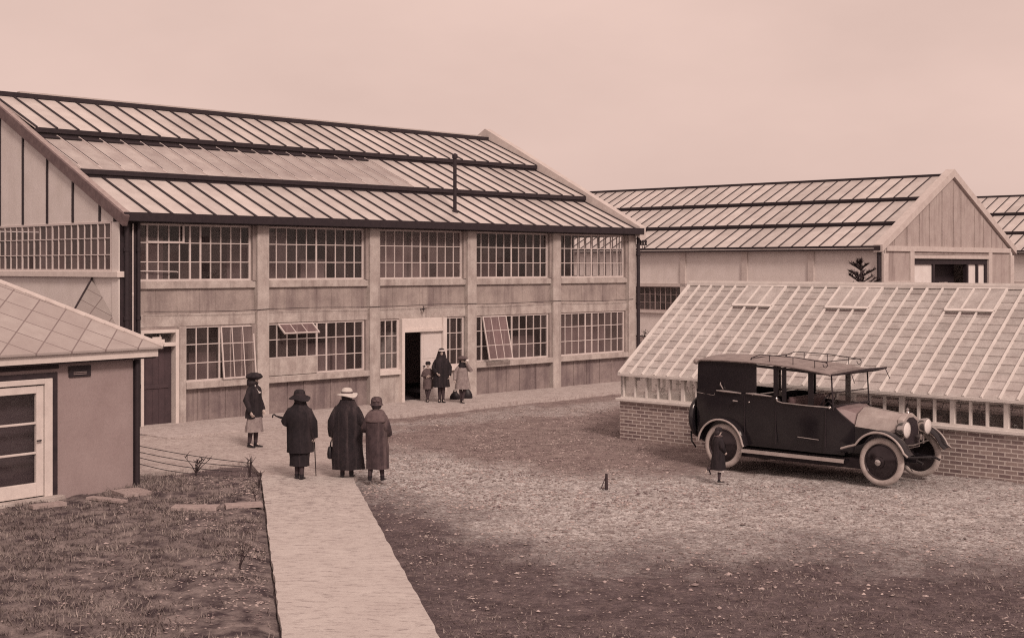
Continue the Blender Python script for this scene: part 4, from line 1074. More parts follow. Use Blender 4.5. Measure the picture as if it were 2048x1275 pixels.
# scuttle, bonnet, radiator
def hexring(x, yb, zb, ys, zs, yt, zt): return [(x, -yb, zb), (x, -ys, zs), (x, -yt, zt), (x, yt, zt), (x, ys, zs), (x, yb, zb)]
q = MB(); q.loft([hexring(2.26, .66, 1.24, .60, 1.285, .30, 1.31), hexring(2.42, .56, 1.10, .44, 1.25, .16, 1.30), hexring(2.585, .44, .96, .345, 1.18, .10, 1.285)]); q.build('scuttle', 'cowl', car, bevel=.008)
q = MB(); q.loft([hexring(2.60, .435, .955, .33, 1.17, .10, 1.28), hexring(3.34, .335, .89, .255, 1.115, .075, 1.20)]); hood = q.build('bonnet', 'carhood', car, bevel=.008)
q = MB(); q.beam((2.60, 0, 1.285), (3.34, 0, 1.205), .02, .012); q.box(2.595, 2.612, -.44, -.43, .95, .96); q.build('bonnet_hinge', 'nickel', hood)
q = MB(); q.loft([[(x, y, z) for x, y, z in ((2.5, -.44, .47), (2.5, -.45, .955), (2.5, .45, .955), (2.5, .44, .47))], [(3.36, -.33, .47), (3.36, -.34, .885), (3.36, .34, .885), (3.36, .33, .47)]]); q.box(.1, 3.75, -.36, -.30, .40, .47); q.box(.1, 3.75, .30, .36, .40, .47); q.build('chassis', 'carpaint', car, bevel=.01)
q = MB(); q.loft([hexring(3.345, .355, .60, .275, 1.13, .085, 1.225), hexring(3.46, .355, .60, .275, 1.12, .085, 1.215)]); rad = q.build('radiator_shell', 'carhood', car, bevel=.012)
q = MB(); q.loft([hexring(3.461, .30, .62, .225, 1.07, .07, 1.15), hexring(3.475, .30, .62, .225, 1.07, .07, 1.15)]); q.build('radiator_core', 'black', rad)
q = MB(); q.lathe([(.03, 1.21), (.04, 1.23), (.025, 1.26), (.03, 1.29), (.008, 1.31)], (3.40, 0, 0), 'z', 12); q.build('radiator_cap', 'nickel', rad, smooth=40)
q = MB(); q.box(.2, 3.15, -.56, .56, .23, .41); q.tube([(-.7, -.3, .3), (2.4, -.3, .3)], .05, 10); q.build('underbody_blocker', 'black', car, bevel=.03)  # box added under the chassis to block light and darken the ground
# headlamps
def lamp(y):
    q = MB(); q.lathe([(.03, 3.36), (.09, 3.40), (.135, 3.48), (.145, 3.56), (.15, 3.575), (.145, 3.59)], (0, y, .97), 'x', 20); q.tube([(3.5, y, .84), (3.5, y, .66)], .018, 8); o = q.build('headlight', 'nickel', car, smooth=40)
    q = MB(); q.lathe([(.132, 3.588), (.11, 3.604), (.06, 3.616), (.01, 3.62)], (0, y, .97), 'x', 20); q.build('lens', 'lens', o, smooth=60)
lamp(-.40); lamp(.40)
q = MB(); q.tube([(3.5, -.72, .70), (3.5, 0, .66), (3.5, .72, .70)], .016, 8); q.lathe([(.02, 3.5), (.05, 3.54), (.055, 3.6), (.01, 3.61)], (0, .12, .80), 'x', 12); q.build('lamp_bar', 'nickel', car, smooth=40)
q = MB(); q.tube([(3.3, 0, .42), (3.75, -.33, .44), (3.85, -.33, .40)], .022, 8); q.tube([(3.3, 0, .42), (3.75, .33, .44), (3.85, .33, .40)], .022, 8); q.tube([(3.27, -.64, .42), (3.27, .64, .42)], .035, 8); q.tube([(0, -.64, .42), (0, .64, .42)], .05, 8); q.tube([(3.42, -.3, .40), (3.66, -.48, .36), (3.74, -.5, .28)], .008, 6); q.tube([(0, 0, .42), (3.3, 0, .42)], .03, 8); q.build('axle', 'carpaint', car, smooth=40)
# wheels
def wheel(x, y):
    sg = -1 if y < 0 else 1
    q = MB(); prof_ = []
    for k in range(13):
        t = 2 * PI * k / 12; prof_.append((.362 + .058 * math.cos(t), sg * .052 * math.sin(t)))
    q.lathe(prof_, (x, y, WR), 'y', 40); ty = q.build('wheel', 'tyre', car, smooth=60)
    q = MB(); q.lathe([(.315, sg * -.03), (.31, sg * .035), (.295, sg * .045), (.28, sg * .03), (.22, sg * .052), (.15, sg * .07), (.10, sg * .08), (.095, sg * .10), (.06, sg * .115), (.055, sg * .14), (.01, sg * .145)], (x, y, WR), 'y', 40); ds = q.build('wheel_disc', 'disc', ty, smooth=50)
    q = MB(); q.lathe([(.053, sg * .135), (.055, sg * .15), (.03, sg * .165), (.005, sg * .167)], (x, y, WR), 'y', 16); q.build('hub_cap', 'nickel', ty, smooth=50)
for x in (0, WB):
    for y in (-TR, TR): wheel(x, y)
# mudguards
def guard(cx, pts, y0, y1, name):
    q = MB(); rings = []; e = MB()
    for i, (x, z) in enumerate(pts):
        a = Vector(pts[max(0, i - 1)]); b = Vector(pts[min(len(pts) - 1, i + 1)]); t = (b - a).normalized(); n = Vector((-t.y, t.x))
        ring = []
        for j in range(7):
            u = j / 6; k = .035 * (1 - (2 * u - 1) ** 2) ; ring.append((x + n.x * k, y0 + (y1 - y0) * u, z + n.y * k))
        for j in range(7):
            u = 1 - j / 6; k = .035 * (1 - (2 * u - 1) ** 2) - .012; ring.append((x + n.x * k, y0 + (y1 - y0) * u, z + n.y * k))
        rings.append(ring)
    q.loft(rings); o = q.build(name, 'carpaint', car, smooth=50)
    e.tube([(x, y0, z) for x, z in pts], .02, 8); e.build('edge_highlight', 'carhood', o, smooth=50)  # pale bead paints the light caught along the mudguard's outer edge
def arc(cx, r, a0, a1, n=16): return [(cx + r * math.cos(math.radians(a0 + (a1 - a0) * i / n)), WR + r * math.sin(math.radians(a0 + (a1 - a0) * i / n))) for i in range(n + 1)]
fpts = [(2.55, .60), (2.66, .64)] + arc(WB, .515, 148, 22, 18) + [(3.82, .56)]
rpts = arc(0, .50, 172, 10, 18) + [(.52, .45)]
for sg in (-1, 1):
    guard(WB, fpts, sg * .84, sg * .56, 'mudguard'); guard(0, rpts, sg * .84, sg * .60, 'mudguard')
    q = MB(); q.box(.48, 2.58, min(sg * .84, sg * .60), max(sg * .84, sg * .60), .365, .395); rb = q.build('running_board', 'carpaint', car, bevel=.006)
    q = MB(); yb = sg * .845; q.box(.48, 2.60, min(yb, yb - sg * .014), max(yb, yb - sg * .014), .345, .402); q.box(.48, 2.58, min(sg * .83, sg * .76), max(sg * .83, sg * .76), .396, .402); q.build('edge_trim', 'carhood', rb)
# seats, steering wheel, spare, luggage carrier
q = MB(); q.box(1.36, 1.82, -.60, .60, .9, 1.14); q.box(1.30, 1.44, -.60, .60, 1.1, 1.40); q.box(-.5, .0, -.62, .62, .9, 1.15); q.box(-.56, -.40, -.62, .62, 1.1, 1.4)
se = q.build('seat', 'leather', car, bevel=.05)
q = MB()
for i in range(10): q.tube([(1.37, -.56 + i * .124, 1.13), (1.37, -.56 + i * .124, 1.41)], .045, 8)
q.build('seat_pleats', 'leather', se, smooth=50)
q = MB(); n = 24; cx, cz = 1.98, 1.36
ring = [(cx + .20 * math.sin(t) * .55, .30 * 0 - .28 + .20 * math.cos(t), cz + .20 * math.sin(t) * .83) for t in [2 * PI * k / n for k in range(n + 1)]]
q.tube(ring, .014, 8); q.tube([(cx, -.28, cz), (2.4, -.28, 1.05)], .018, 8)
for t in (0, 2.1, 4.2): q.tube([(cx, -.28, cz), (cx + .2 * math.sin(t) * .55, -.28 + .2 * math.cos(t), cz + .2 * math.sin(t) * .83)], .009, 6)
q.build('steering_wheel', 'black', car, smooth=50)
q = MB(); pr = [(.362 + .058 * math.cos(2 * PI * k / 12), .055 * math.sin(2 * PI * k / 12)) for k in range(13)]
q.lathe(pr, (-.74, -.36, .90), 'x', 32); sp_ = q.build('spare_wheel', 'carpaint', car, smooth=50)
q = MB(); q.lathe([(.31, -.03), (.31, .03), (.1, .04), (.05, .02)], (-.74, -.36, .90), 'x', 24); q.build('wheel_disc', 'carpaint', sp_, smooth=50)
q = MB(); q.tube([(-.45, -.33, .44), (-.75, -.33, .46), (-.95, -.33, .58)], .03, 8); q.tube([(-.45, .33, .44), (-.75, .33, .46), (-.95, .33, .58)], .03, 8); q.tube([(-.93, -.4, .56), (-.93, .4, .56)], .025, 8); q.tube([(-.9, -.5, .60), (-.84, -.56, .42), (-.78, -.5, .30)], .018, 6); q.build('luggage_carrier', 'carpaint', car, smooth=40)

# ------------------------------------------------------------------ people
def skin_mesh(verts, edges, radii, root=0, sub=2):
    me = bpy.data.meshes.new('skel'); me.from_pydata([tuple(v) for v in verts], edges, [])
    o = bpy.data.objects.new('skel', me); COL.objects.link(o)
    o.modifiers.new('s', 'SKIN'); ss = o.modifiers.new('u', 'SUBSURF'); ss.levels = sub; ss.render_levels = sub
    for i, r in enumerate(radii):
        me.skin_vertices[0].data[i].radius = (r, r) if not isinstance(r, tuple) else r
    me.skin_vertices[0].data[root].use_root = True
    dg = bpy.context.evaluated_depsgraph_get(); dg.update()
    out = bpy.data.meshes.new_from_object(o.evaluated_get(dg))
    bpy.data.objects.remove(o); bpy.data.meshes.remove(me); return out
def hand(b, wrist, d, palm_n, side, s, grip=0.0):
    """five separate unequal fingers growing from a palm; grip 0 relaxed, 1 closed"""
    d = Vector(d).normalized(); n = Vector(palm_n); n = (n - d * n.dot(d)).normalized(); u = d.cross(n).normalized() * side
    w = Vector(wrist); pl = .095 * s
    rings = []
    for t, ww, hh in ((0, .024, .02), (.3, .032, .018), (.75, .042, .016), (1.0, .040, .013)):
        c = w + d * pl * t
        rings.append([c + u * math.cos(a) * ww * s + n * math.sin(a) * hh * s for a in [2 * PI * k / 10 for k in range(10)]])
    b.loft(rings)
    for k, (off, ln) in enumerate(((-.030, .070), (-.010, .080), (.010, .074), (.029, .058))):
        p0 = w + d * pl * .95 + u * off * s; a = .25 + 1.15 * grip + .06 * k; L = ln * s
        p1 = p0 + (d * math.cos(a) + n * math.sin(a)) * L * .45; a2 = a + .25 + 1.2 * grip
        p2 = p1 + (d * math.cos(a2) + n * math.sin(a2)) * L * .32; a3 = a2 + .2 + .6 * grip
        p3 = p2 + (d * math.cos(a3) + n * math.sin(a3)) * L * .23
        b.tube([p0 - d * .01 * s, p1, p2, p3], [.0095 * s, .009 * s, .008 * s, .006 * s], 7)
    t0 = w + d * pl * .3 - u * .028 * s; t1 = t0 + (d * .7 - u * .6 + n * .35).normalized() * .042 * s; t2 = t1 + (d * .8 + n * (.3 + .7 * grip) - u * .1).normalized() * .035 * s
    b.tube([t0, t1, t2], [.012 * s, .011 * s, .008 * s], 7)
def body_mesh(S, J, headturn=0, nod=0, lean=0):
    """one continuous body: pelvis, spine, neck, head, arms, legs, plus face relief and fingered hands"""
    v = []; e = []; r = []
    def a(p, rad, par=None):
        v.append(Vector(p) * S); r.append(rad * S if not isinstance(rad, tuple) else (rad[0] * S, rad[1] * S))
        if par is not None: e.append((par, len(v) - 1))
        return len(v) - 1
    pel = a((0, 0, .53), (.085, .065)); wst = a((0, .0, .62), (.068, .052), pel); che = a((0, .005, .73), (.082, .06), wst); up = a((0, 0, .80), (.06, .048), che)
    nk = a((0, -.002, .845), .03, up); hb = a((0, .008, .885), (.036, .043), nk); hm = a((0, .008, .925), (.044, .055), hb); ht = a((0, .004, .965), (.035, .042), hm)
    for sd in ('L', 'R'):
        sg = -1 if sd == 'L' else 1
        s0 = a((sg * .08, -.002, .78), .028, up); el = a(J['el' + sd], .026, s0); wr = a(J['wr' + sd], .017, el)
        h = a((sg * .05, 0, .50), .050, pel); kn = a(J.get('kn' + sd, (sg * .05, .012, .285)), .024, h); an = a(J.get('an' + sd, (sg * .05, -.012, .05)), .014, kn)
        f = a(Vector(J.get('an' + sd, (sg * .05, -.012, .05))) + Vector(J.get('ft' + sd, (sg * .01, .055, -.03))), .008, an)
    b = MB(); b.add(skin_mesh(v, e, r))
    c = Vector((0, .008, .925)) * S; k = S / 1.7
    # nose, lips, ears on the same mesh
    b.loft([[c + Vector(q) * k for q in ((-.010, .088, .012), (.010, .088, .012), (0, .098, .018))], [c + Vector(q) * k for q in ((-.016, .086, -.03), (.016, .086, -.03), (0, .118, -.026))]])
    b.ball(c + Vector((0, .083, -.062)) * k, .022 * k, .012 * k, .008 * k, 8, 5)
    for sg in (-1, 1): b.ball(c + Vector((sg * .076, -.005, -.01)) * k, .012 * k, .022 * k, .032 * k, 8, 5)
    for sd, sg in (('L', -1), ('R', 1)):
        el, wr = Vector(J['el' + sd]) * S, Vector(J['wr' + sd]) * S
        hd_ = J.get('hd' + sd); d = (wr - el) if hd_ is None else Vector(hd_)
        hand(b, wr, d, J.get('pn' + sd, (-sg, .2, 0)), sg * 1.0, S / 1.7 * 1.0, J.get('grip' + sd, .25))
    return b
def coat_part(S, rings, n=36, folds=7, seed=1):
    """lofted garment: rings of (z, rx, ry, cx, cy, ripple) in stature units"""
    out = []; rr = random.Random(seed); ph = rr.uniform(0, 6); ph2 = rr.uniform(0, 6)
    for z, rx, ry, cx, cy, rip in rings:
        ring = []
        for k in range(n):
            t = 2 * PI * k / n; q = 1 + rip * (.6 * math.sin(folds * t + ph) + .4 * math.sin((folds * 2 - 3) * t + ph2 + z * 6))
            ring.append(Vector(((cx + rx * math.cos(t) * q) * S, (cy + ry * math.sin(t) * q) * S, z * S)))
        out.append(ring)
    return out
def smoothed(rings, k=5):
    out = []; n = len(rings)
    for i in range(n - 1):
        p0, p1, p2, p3 = rings[max(0, i - 1)], rings[i], rings[i + 1], rings[min(n - 1, i + 2)]
        for j in range(k):
            t = j / k
            out.append(tuple(.5 * (2 * b + (c - a) * t + (2 * a - 5 * b + 4 * c - d) * t * t + (3 * b - a - 3 * c + d) * t ** 3) for a, b, c, d in zip(p0, p1, p2, p3)))
    return out + [rings[-1]]
def drape(b, amp, seed):
    """gentle cloth creases"""
    for i, (x, y, z) in enumerate(b.v):
        q = Vector((x * 5 + seed, y * 5, z * 1.6)); k = noise.noise(q) + .5 * noise.noise(q * 2.7)
        r = math.hypot(x, y) or 1; f = amp * k
        b.v[i] = (x + x / r * f, y + y / r * f, z + amp * .25 * noise.noise(q * 1.7))
def person(loc, heading, S, label, J, garments, sleeves, hat, shoes='shoe', hair=None, extra=None, group=None, stock='stocking', eyes=True):
    root = empty('person', loc, -math.radians(heading), label, 'person', group)
    b = body_mesh(S, J); bo = b.build('body', 'skin', root, smooth=180)
    k = S / 1.7; hc = Vector((0, .008, .925)) * S
    q = MB()
    for sg in (-1, 1): q.ball(hc + Vector((sg * .032, .082, .012)) * k, .011 * k, .008 * k, .008 * k, 8, 5)
    q.split('eye', 'hair', root, smooth=180)
    for sd, sg in (('L', -1), ('R', 1)):
        kn = Vector(J.get('kn' + sd, (sg * .05, .012, .285))); an = Vector(J.get('an' + sd, (sg * .05, -.012, .05))); ft = Vector(J.get('ft' + sd, (sg * .015, .075, -.028)))
        q = MB(); q.tube([Vector((sg * .05, 0, .48)) * S, kn * S, (kn * .55 + an * .45 + Vector((0, -.008, 0))) * S, an * S], [.056 * S, .037 * S, .034 * S, .0235 * S], 12); q.build('stocking', stock, root, smooth=60)
        q = MB(); f = ft.normalized(); hz_ = Vector((f.x, f.y, 0)).normalized(); dn = Vector((0, 0, -1)); sx = hz_.cross(dn)
        base = an + Vector((0, 0, -.0)); rings = []
        if abs(f.z) > .8: hz_ = Vector((0, .3, -1)).normalized(); dn = Vector((0, 1, 0)); sx = hz_.cross(dn)
        for t, w, h, up in ((-.028, .018, .030, .018), (-.01, .024, .036, .022), (.02, .024, .03, .012), (.06, .028, .02, .0), (.09, .024, .015, -.004), (.105, .012, .010, -.006)):
            c = base + hz_ * t - dn * (-.028) * 0 + dn * (.05 - h * .5 - .0)
            rings.append([(c + sx * w * math.cos(a) - dn * (h * .5 * math.sin(a))) * S for a in [2 * PI * m / 12 for m in range(12)]])
        q.loft(rings); q.tube([an * S + Vector((0, 0, .01 * S)), (an + dn * .02) * S], [.027 * S, .026 * S], 10); q.box
        if not J.get('lift' + sd):
            z0 = min(v[2] for v in q.v); q.v = [(x, y, max(z, 0) if z0 > -1 else z) for x, y, z in q.v]
        q.build('shoe', shoes, root, smooth=60)
    for g in garments:
        name, mat, rings, folds = g[:4]
        q = MB(); q.loft(coat_part(S, smoothed(rings), 40, folds, len(name) + int(S * 100)))
        if name in sleeves:
            for sd, sg in (('L', -1), ('R', 1)):
                el, wr = Vector(J['el' + sd]), Vector(J['wr' + sd]); rs = sleeves[name]
                sh = Vector((sg * .078, -.002, .765)); m1 = sh * .5 + el * .5; m2 = el * .5 + wr * .5
                q.tube([Vector((sg * .045, -.002, .79)) * S, sh * S, m1 * S, el * S, m2 * S, (wr + (wr - el) * .02) * S], [rs[0] * .5 * S, rs[0] * .95 * S, rs[1] * S, rs[2] * S, rs[3] * S, rs[4] * S], 16)
        drape(q, .022 * S if S > 1.3 else .014 * S, S * 7 + len(name)); q.build(name, mat, root, smooth=70)
    if hair:
        q = MB()
        q.loft(coat_part(S, smoothed(hair), 28, 9, 5)); q.build('hair', 'hair', root, smooth=70)
    if hat:
        kind = hat[0]; q = MB(); c = (0, .004 * S, 0); m = hat[1]
        Zb = .945 * S
        if kind == 'brim':
            br, dr = hat[2] * S, hat[3] * S
            prof_ = [(.050, .972 * S / S)]
            q.lathe([(.02 * S, Zb - .004 * S), (.060 * S, Zb - .004 * S), (br, Zb - dr), (br * 1.02, Zb - dr + .006 * S), (.066 * S, Zb + .012 * S), (.065 * S, Zb + .036 * S), (.057 * S, Zb + .058 * S), (.036 * S, Zb + .073 * S), (.002 * S, Zb + .077 * S)], c, 'z', 28)
            i = 0
            q.v = [(x, y, z + (.016 * S * math.sin(2 * math.atan2(y, x) + .6) + .008 * S * math.sin(3 * math.atan2(y, x))) * (1 if math.hypot(x, y) > .08 * S else 0)) for x, y, z in q.v]
        elif kind == 'cloche':
            q.lathe([(.03 * S, Zb - .03 * S), (.070 * S, Zb - .035 * S), (.082 * S, Zb - .035 * S), (.068 * S, Zb - .012 * S), (.069 * S, Zb + .02 * S), (.058 * S, Zb + .052 * S), (.03 * S, Zb + .066 * S), (.002 * S, Zb + .068 * S)], c, 'z', 26)
        elif kind == 'beret':
            q.lathe([(.03 * S, Zb - .02 * S), (.068 * S, Zb - .028 * S), (.108 * S, Zb - .008 * S), (.118 * S, Zb + .012 * S), (.092 * S, Zb + .046 * S), (.04 * S, Zb + .064 * S), (.002 * S, Zb + .064 * S)], c, 'z', 26)
        elif kind == 'cap':
            q.lathe([(.03 * S, Zb - .015 * S), (.062 * S, Zb - .018 * S), (.068 * S, Zb + .02 * S), (.05 * S, Zb + .052 * S), (.002 * S, Zb + .062 * S)], c, 'z', 24)
        ho = q.build('hat', m, root, smooth=60)
        if len(hat) > 4:
            q = MB(); q.lathe([(.0655 * S, Zb + .008 * S), (.0685 * S, Zb + .009 * S), (.0675 * S, Zb + .030 * S), (.0645 * S, Zb + .030 * S)], c, 'z', 28)
            if hat[4] == 'bow': q.ball((.03 * S, -.066 * S, Zb + .02 * S), .022 * S, .01 * S, .014 * S); q.ball((-.012 * S, -.07 * S, Zb + .02 * S), .018 * S, .01 * S, .012 * S)
            q.build('hat_band', hat[5], ho, smooth=60)
    if extra: extra(root, S)
    return root
# fractions below are of stature S (ground to crown of the head)
def adultJ(**k):
    J = dict(elL=(-.15, -.02, .64), wrL=(-.155, .03, .50), elR=(.15, -.02, .64), wrR=(.155, .03, .50)); J.update(k); return J
GP2 = lambda px, py, z=.03: gpt(px, py, z)

# 1 woman with the walking stick
S1 = 1.56; p1 = GP2(599, 957)
J1 = adultJ(elR=(.150, -.015, .64), wrR=(.165, .02, .475), hdR=(.02, .03, -1), gripR=.85, elL=(-.150, .0, .645), wrL=(-.150, .12, .655), hdL=(-.35, .8, .1), gripL=.9, pnL=(.5, .1, .6),
            knL=(-.022, .02, .285), anL=(-.03, .02, .05), knR=(.03, .0, .285), anR=(.028, -.04, .05))
coat1 = [(.305, .150, .115, 0, 0, .05), (.42, .148, .112, 0, 0, .045), (.52, .142, .108, 0, 0, .02), (.60, .150, .11, 0, 0, .02), (.70, .168, .115, 0, -.005, .012), (.775, .145, .10, 0, -.006, .008), (.825, .092, .075, 0, -.004, .0), (.872, .066, .066, 0, .0, 0.02)]
sk1 = [(.15, .105, .085, 0, 0, .04), (.25, .108, .088, 0, 0, .03), (.36, .12, .095, 0, 0, 0)]
w1 = person(p1, -3, S1, 'woman seen from behind in dark wide brimmed hat and belted coat, leaning on a stick', J1,
       [('coat', 'blackcloth', coat1, 6), ('skirt', 'blackcloth', sk1, 7)], {'coat': (.068, .066, .060, .050, .036)}, ('brim', 'blackcloth', .122, .042, 'plain', 'tar'),
       hair=[(.86, .05, .055, 0, -.005, .05), (.90, .062, .066, 0, -.004, .05), (.945, .06, .062, 0, -.002, .0)])
def local_to_world(o, v): return (Matrix.Translation(o.location) @ Matrix.Rotation(o.rotation_euler.z, 4, 'Z')) @ Vector(v)
hR = Vector(J1['wrR']) * S1 + Vector((.0, .02, -.075))
st_top = local_to_world(w1, hR + Vector((0, -.0, .03))); st_bot = gpt(632, 951, .02)
q = MB(); d = st_bot - st_top
q.tube([Vector((0, -.10, -.02)), Vector((0, -.09, .02)), Vector((0, -.04, .035)), Vector((0, 0, .02)), d * .3, d], [.010, .011, .011, .011, .010, .008], 8)
o = q.build('walking_stick', 'twig', smooth=60); o.location = st_top; tag(o, 'thin dark walking stick held by the woman in the dark wide hat', 'walking stick')
hL = local_to_world(w1, Vector(J1['wrL']) * S1 + Vector((-.02, .07, .01)))
q = MB(); out = (local_to_world(w1, Vector((-1, .25, .28))) - Vector(w1.location)).normalized()
b0 = -out * .42 + Vector((0, 0, -.02)); 
q.tube([b0, -out * .1, out * .10, out * .21], [.012, .036, .024, .012], 9)
e0 = out * .21; q.tube([e0, e0 + out * .04 + Vector((0, 0, .02)), e0 + out * .06 + Vector((0, 0, .0)), e0 + out * .07 + Vector((0, 0, -.05))], [.013, .014, .014, .012], 8)
o = q.build('umbrella', 'blackcloth', smooth=50); o.location = hL; tag(o, 'rolled dark umbrella tucked under the left arm of the woman with the stick', 'umbrella')

# 2 woman in the big coat and pale hat
S2 = 1.57; p2 = GP2(694, 953)
J2 = adultJ(elL=(-.155, -.03, .63), wrL=(-.172, .03, .47), hdL=(0, .1, -1), gripL=.8, elR=(.15, -.03, .64), wrR=(.165, .06, .60), knL=(-.045, .0, .28), anL=(-.05, -.02, .05), knR=(.045, .02, .28), anR=(.05, .0, .05))
coat2 = [(.095, .182, .14, .01, 0, .075), (.20, .184, .138, .005, 0, .07), (.35, .178, .135, 0, 0, .06), (.50, .172, .130, 0, 0, .04), (.62, .172, .126, 0, 0, .02), (.71, .165, .118, 0, -.005, .012), (.775, .14, .105, 0, -.008, .01), (.83, .105, .085, 0, -.006, .01), (.88, .086, .08, 0, -.004, .01)]
def bag2(root, S): pass
w2 = person(p2, -2, S2, 'woman seen from behind in a pale wide brimmed hat and long dark fur coat', J2,
       [('coat', 'fur', coat2, 5)], {'coat': (.072, .07, .066, .062, .05)}, ('brim', 'strawhat', .118, .018, 'band', 'greycloth'),
       hair=[(.86, .05, .055, 0, -.005, .05), (.90, .062, .066, 0, -.004, .05), (.945, .06, .062, 0, -.002, .0)])
hb_ = local_to_world(w2, Vector(J2['wrL']) * S2 + Vector((-.005, .02, -.10)))
q = MB(); q.tube([(.0, 0, .03), (-.02, .05, -.02), (-.03, .05, -.12)], .008, 6); q.tube([(.0, 0, .03), (-.02, -.05, -.02), (-.03, -.05, -.12)], .008, 6)
rings = [[(-.03 + .055 * w * math.cos(t), .10 * w * math.sin(t), z) for t in [2 * PI * k / 16 for k in range(16)]] for z, w in ((-.32, .5), (-.30, .95), (-.22, 1.05), (-.14, .85), (-.10, .6))]
q.loft(rings); o = q.build('handbag', 'shoe', smooth=50); o.location = hb_; tag(o, 'dark rounded handbag hanging from the hand of the woman in the pale hat', 'handbag')

# 3 younger woman, cloche
S3 = 1.46; p3 = GP2(753, 960)
J3 = adultJ(elR=(.128, -.02, .64), wrR=(.130, .07, .55), elL=(-.128, -.01, .64), wrL=(-.15, .08, .60), knL=(-.06, .0, .28), anL=(-.075, -.03, .05), knR=(.05, .02, .28), anR=(.07, .01, .05))
coat3 = [(.145, .145, .11, .015, 0, .075), (.25, .142, .108, .01, 0, .07), (.40, .138, .105, .005, 0, .05), (.52, .135, .102, 0, 0, .02), (.62, .138, .10, 0, 0, .015), (.71, .14, .098, 0, -.004, .01), (.775, .125, .088, 0, -.006, 0), (.825, .075, .065, 0, -.004, 0), (.86, .05, .052, 0, 0, 0)]
col3 = [(.715, .142, .110, 0, -.012, .03), (.745, .142, .110, 0, -.012, .02), (.785, .126, .100, 0, -.008, .01), (.83, .09, .08, 0, -.004, .01), (.855, .055, .056, 0, 0, 0)]
person(p3, 4, S3, 'younger woman seen from behind in a dark cloche and brown coat with paler collar', J3,
       [('coat', 'browncloth', coat3, 6), ('collar', 'collarcloth', col3, 5)], {'coat': (.055, .054, .052, .05, .04)}, ('cloche', 'browncloth', 0, 0, 'bow', 'collarcloth'),
       hair=[(.87, .05, .055, 0, -.005, .05), (.90, .064, .068, 0, -.004, .05), (.93, .064, .066, 0, -.002, .0)])

# 4 girl standing on the pavement's edge, facing right
S4 = 1.54; p4 = GP2(508, 893)
J4 = adultJ(elL=(-.128, -.015, .64), wrL=(-.13, .05, .50), elR=(.128, -.03, .64), wrR=(.13, .04, .49), knL=(-.045, .012, .285), anL=(-.05, -.01, .05), knR=(.045, .0, .285), anR=(.045, -.045, .05), ftR=(.01, .078, -.028))
coat4 = [(.395, .125, .105, 0, -.005, .03), (.48, .12, .10, 0, -.004, .02), (.56, .112, .092, 0, -.002, .015), (.66, .12, .095, 0, 0, .01), (.75, .125, .092, 0, 0, 0), (.80, .105, .078, 0, -.004, 0), (.84, .055, .052, 0, -.004, 0)]
sk4 = [(.21, .135, .115, 0, .005, .07), (.30, .125, .105, 0, .003, .06), (.41, .105, .09, 0, 0, .02)]
def lapel(root, S):
    q = MB()
    for sg in (-1, 1): q.beam((sg * .040 * S, .045 * S, .842 * S), (sg * .012 * S, .100 * S, .735 * S), .016 * S, .012 * S, (0, 1, .3))
    q.split('blouse_collar', 'whitecloth', root)
person(p4, 116, S4, 'girl at the pavement edge in large round hat, dark jacket and pale pleated skirt', J4,
       [('jacket', 'blackcloth', coat4, 5), ('skirt', 'palecloth', sk4, 13)], {'jacket': (.05, .048, .044, .040, .032)}, ('beret', 'blackcloth'),
       hair=[(.83, .075, .06, 0, -.03, .08), (.87, .082, .072, 0, -.022, .08), (.91, .074, .070, 0, -.026, .05), (.95, .06, .062, 0, -.010, .0)], extra=lapel)

# 5 to 7 children by the door
S5 = 1.12; p5 = fac(.55, -.55, .05)
p5 = Vector((gpt(856, 803, .05).x, gpt(856, 803, .05).y, .05))
J5 = adultJ(elL=(-.13, -.02, .65), wrL=(-.02, .10, .62), hdL=(1, .1, .05), elR=(.13, -.02, .65), wrR=(.03, .11, .645), hdR=(-1, .1, .05), knL=(-.035, .03, .285), anL=(.03, .03, .05), knR=(.045, .0, .285), anR=(-.005, -.02, .05))
coat5 = [(.32, .12, .10, 0, 0, .02), (.45, .118, .095, 0, 0, .015), (.58, .112, .09, 0, 0, .01), (.70, .125, .092, 0, 0, 0), (.78, .115, .08, 0, 0, 0), (.83, .065, .055, 0, 0, 0)]
person(p5, 172, S5, 'small boy in dark cap and brown overcoat with folded arms beside the open doorway', J5, [('overcoat', 'greycloth', coat5, 5)], {'overcoat': (.05, .05, .046, .044, .036)}, ('cap', 'blackcloth'))
S6 = 1.50; p6 = gpt(883, 804, .05)
J6 = adultJ(elL=(-.145, -.02, .64), wrL=(-.14, .05, .50), elR=(.15, -.02, .64), wrR=(.10, .09, .55), knL=(-.03, .012, .285), anL=(-.03, .01, .05), knR=(.035, .0, .285), anR=(.03, -.03, .05))
coat6 = [(.285, .165, .125, 0, 0, .04), (.40, .155, .118, 0, 0, .03), (.52, .142, .105, 0, 0, .02), (.64, .135, .098, 0, 0, .01), (.74, .128, .09, 0, 0, 0), (.80, .105, .075, 0, 0, 0), (.85, .06, .055, 0, 0, 0)]
def band6(root, S):
    q = MB(); q.lathe([(.058 * S, .945 * S), (.067 * S, .944 * S), (.064 * S, .966 * S), (.056 * S, .966 * S)], (0, .006 * S, 0), 'z', 24); q.build('headband', 'whitecloth', root, smooth=60)
person(p6, 170, S6, 'tall girl with white headband and long black coat beside the boy at the doorway', J6, [('coat', 'blackcloth', coat6, 6)], {'coat': (.055, .052, .048, .044, .036)}, None,
       hair=[(.68, .10, .055, 0, -.045, .08), (.76, .105, .06, 0, -.04, .07), (.84, .09, .064, 0, -.03, .06), (.90, .073, .064, 0, -.018, .04), (.95, .064, .06, 0, -.004, .0), (.985, .045, .045, 0, -.002, 0), (1.0, .012, .012, 0, 0, 0)], extra=band6)
S7 = 1.28; p7 = gpt(925, 805, .05)
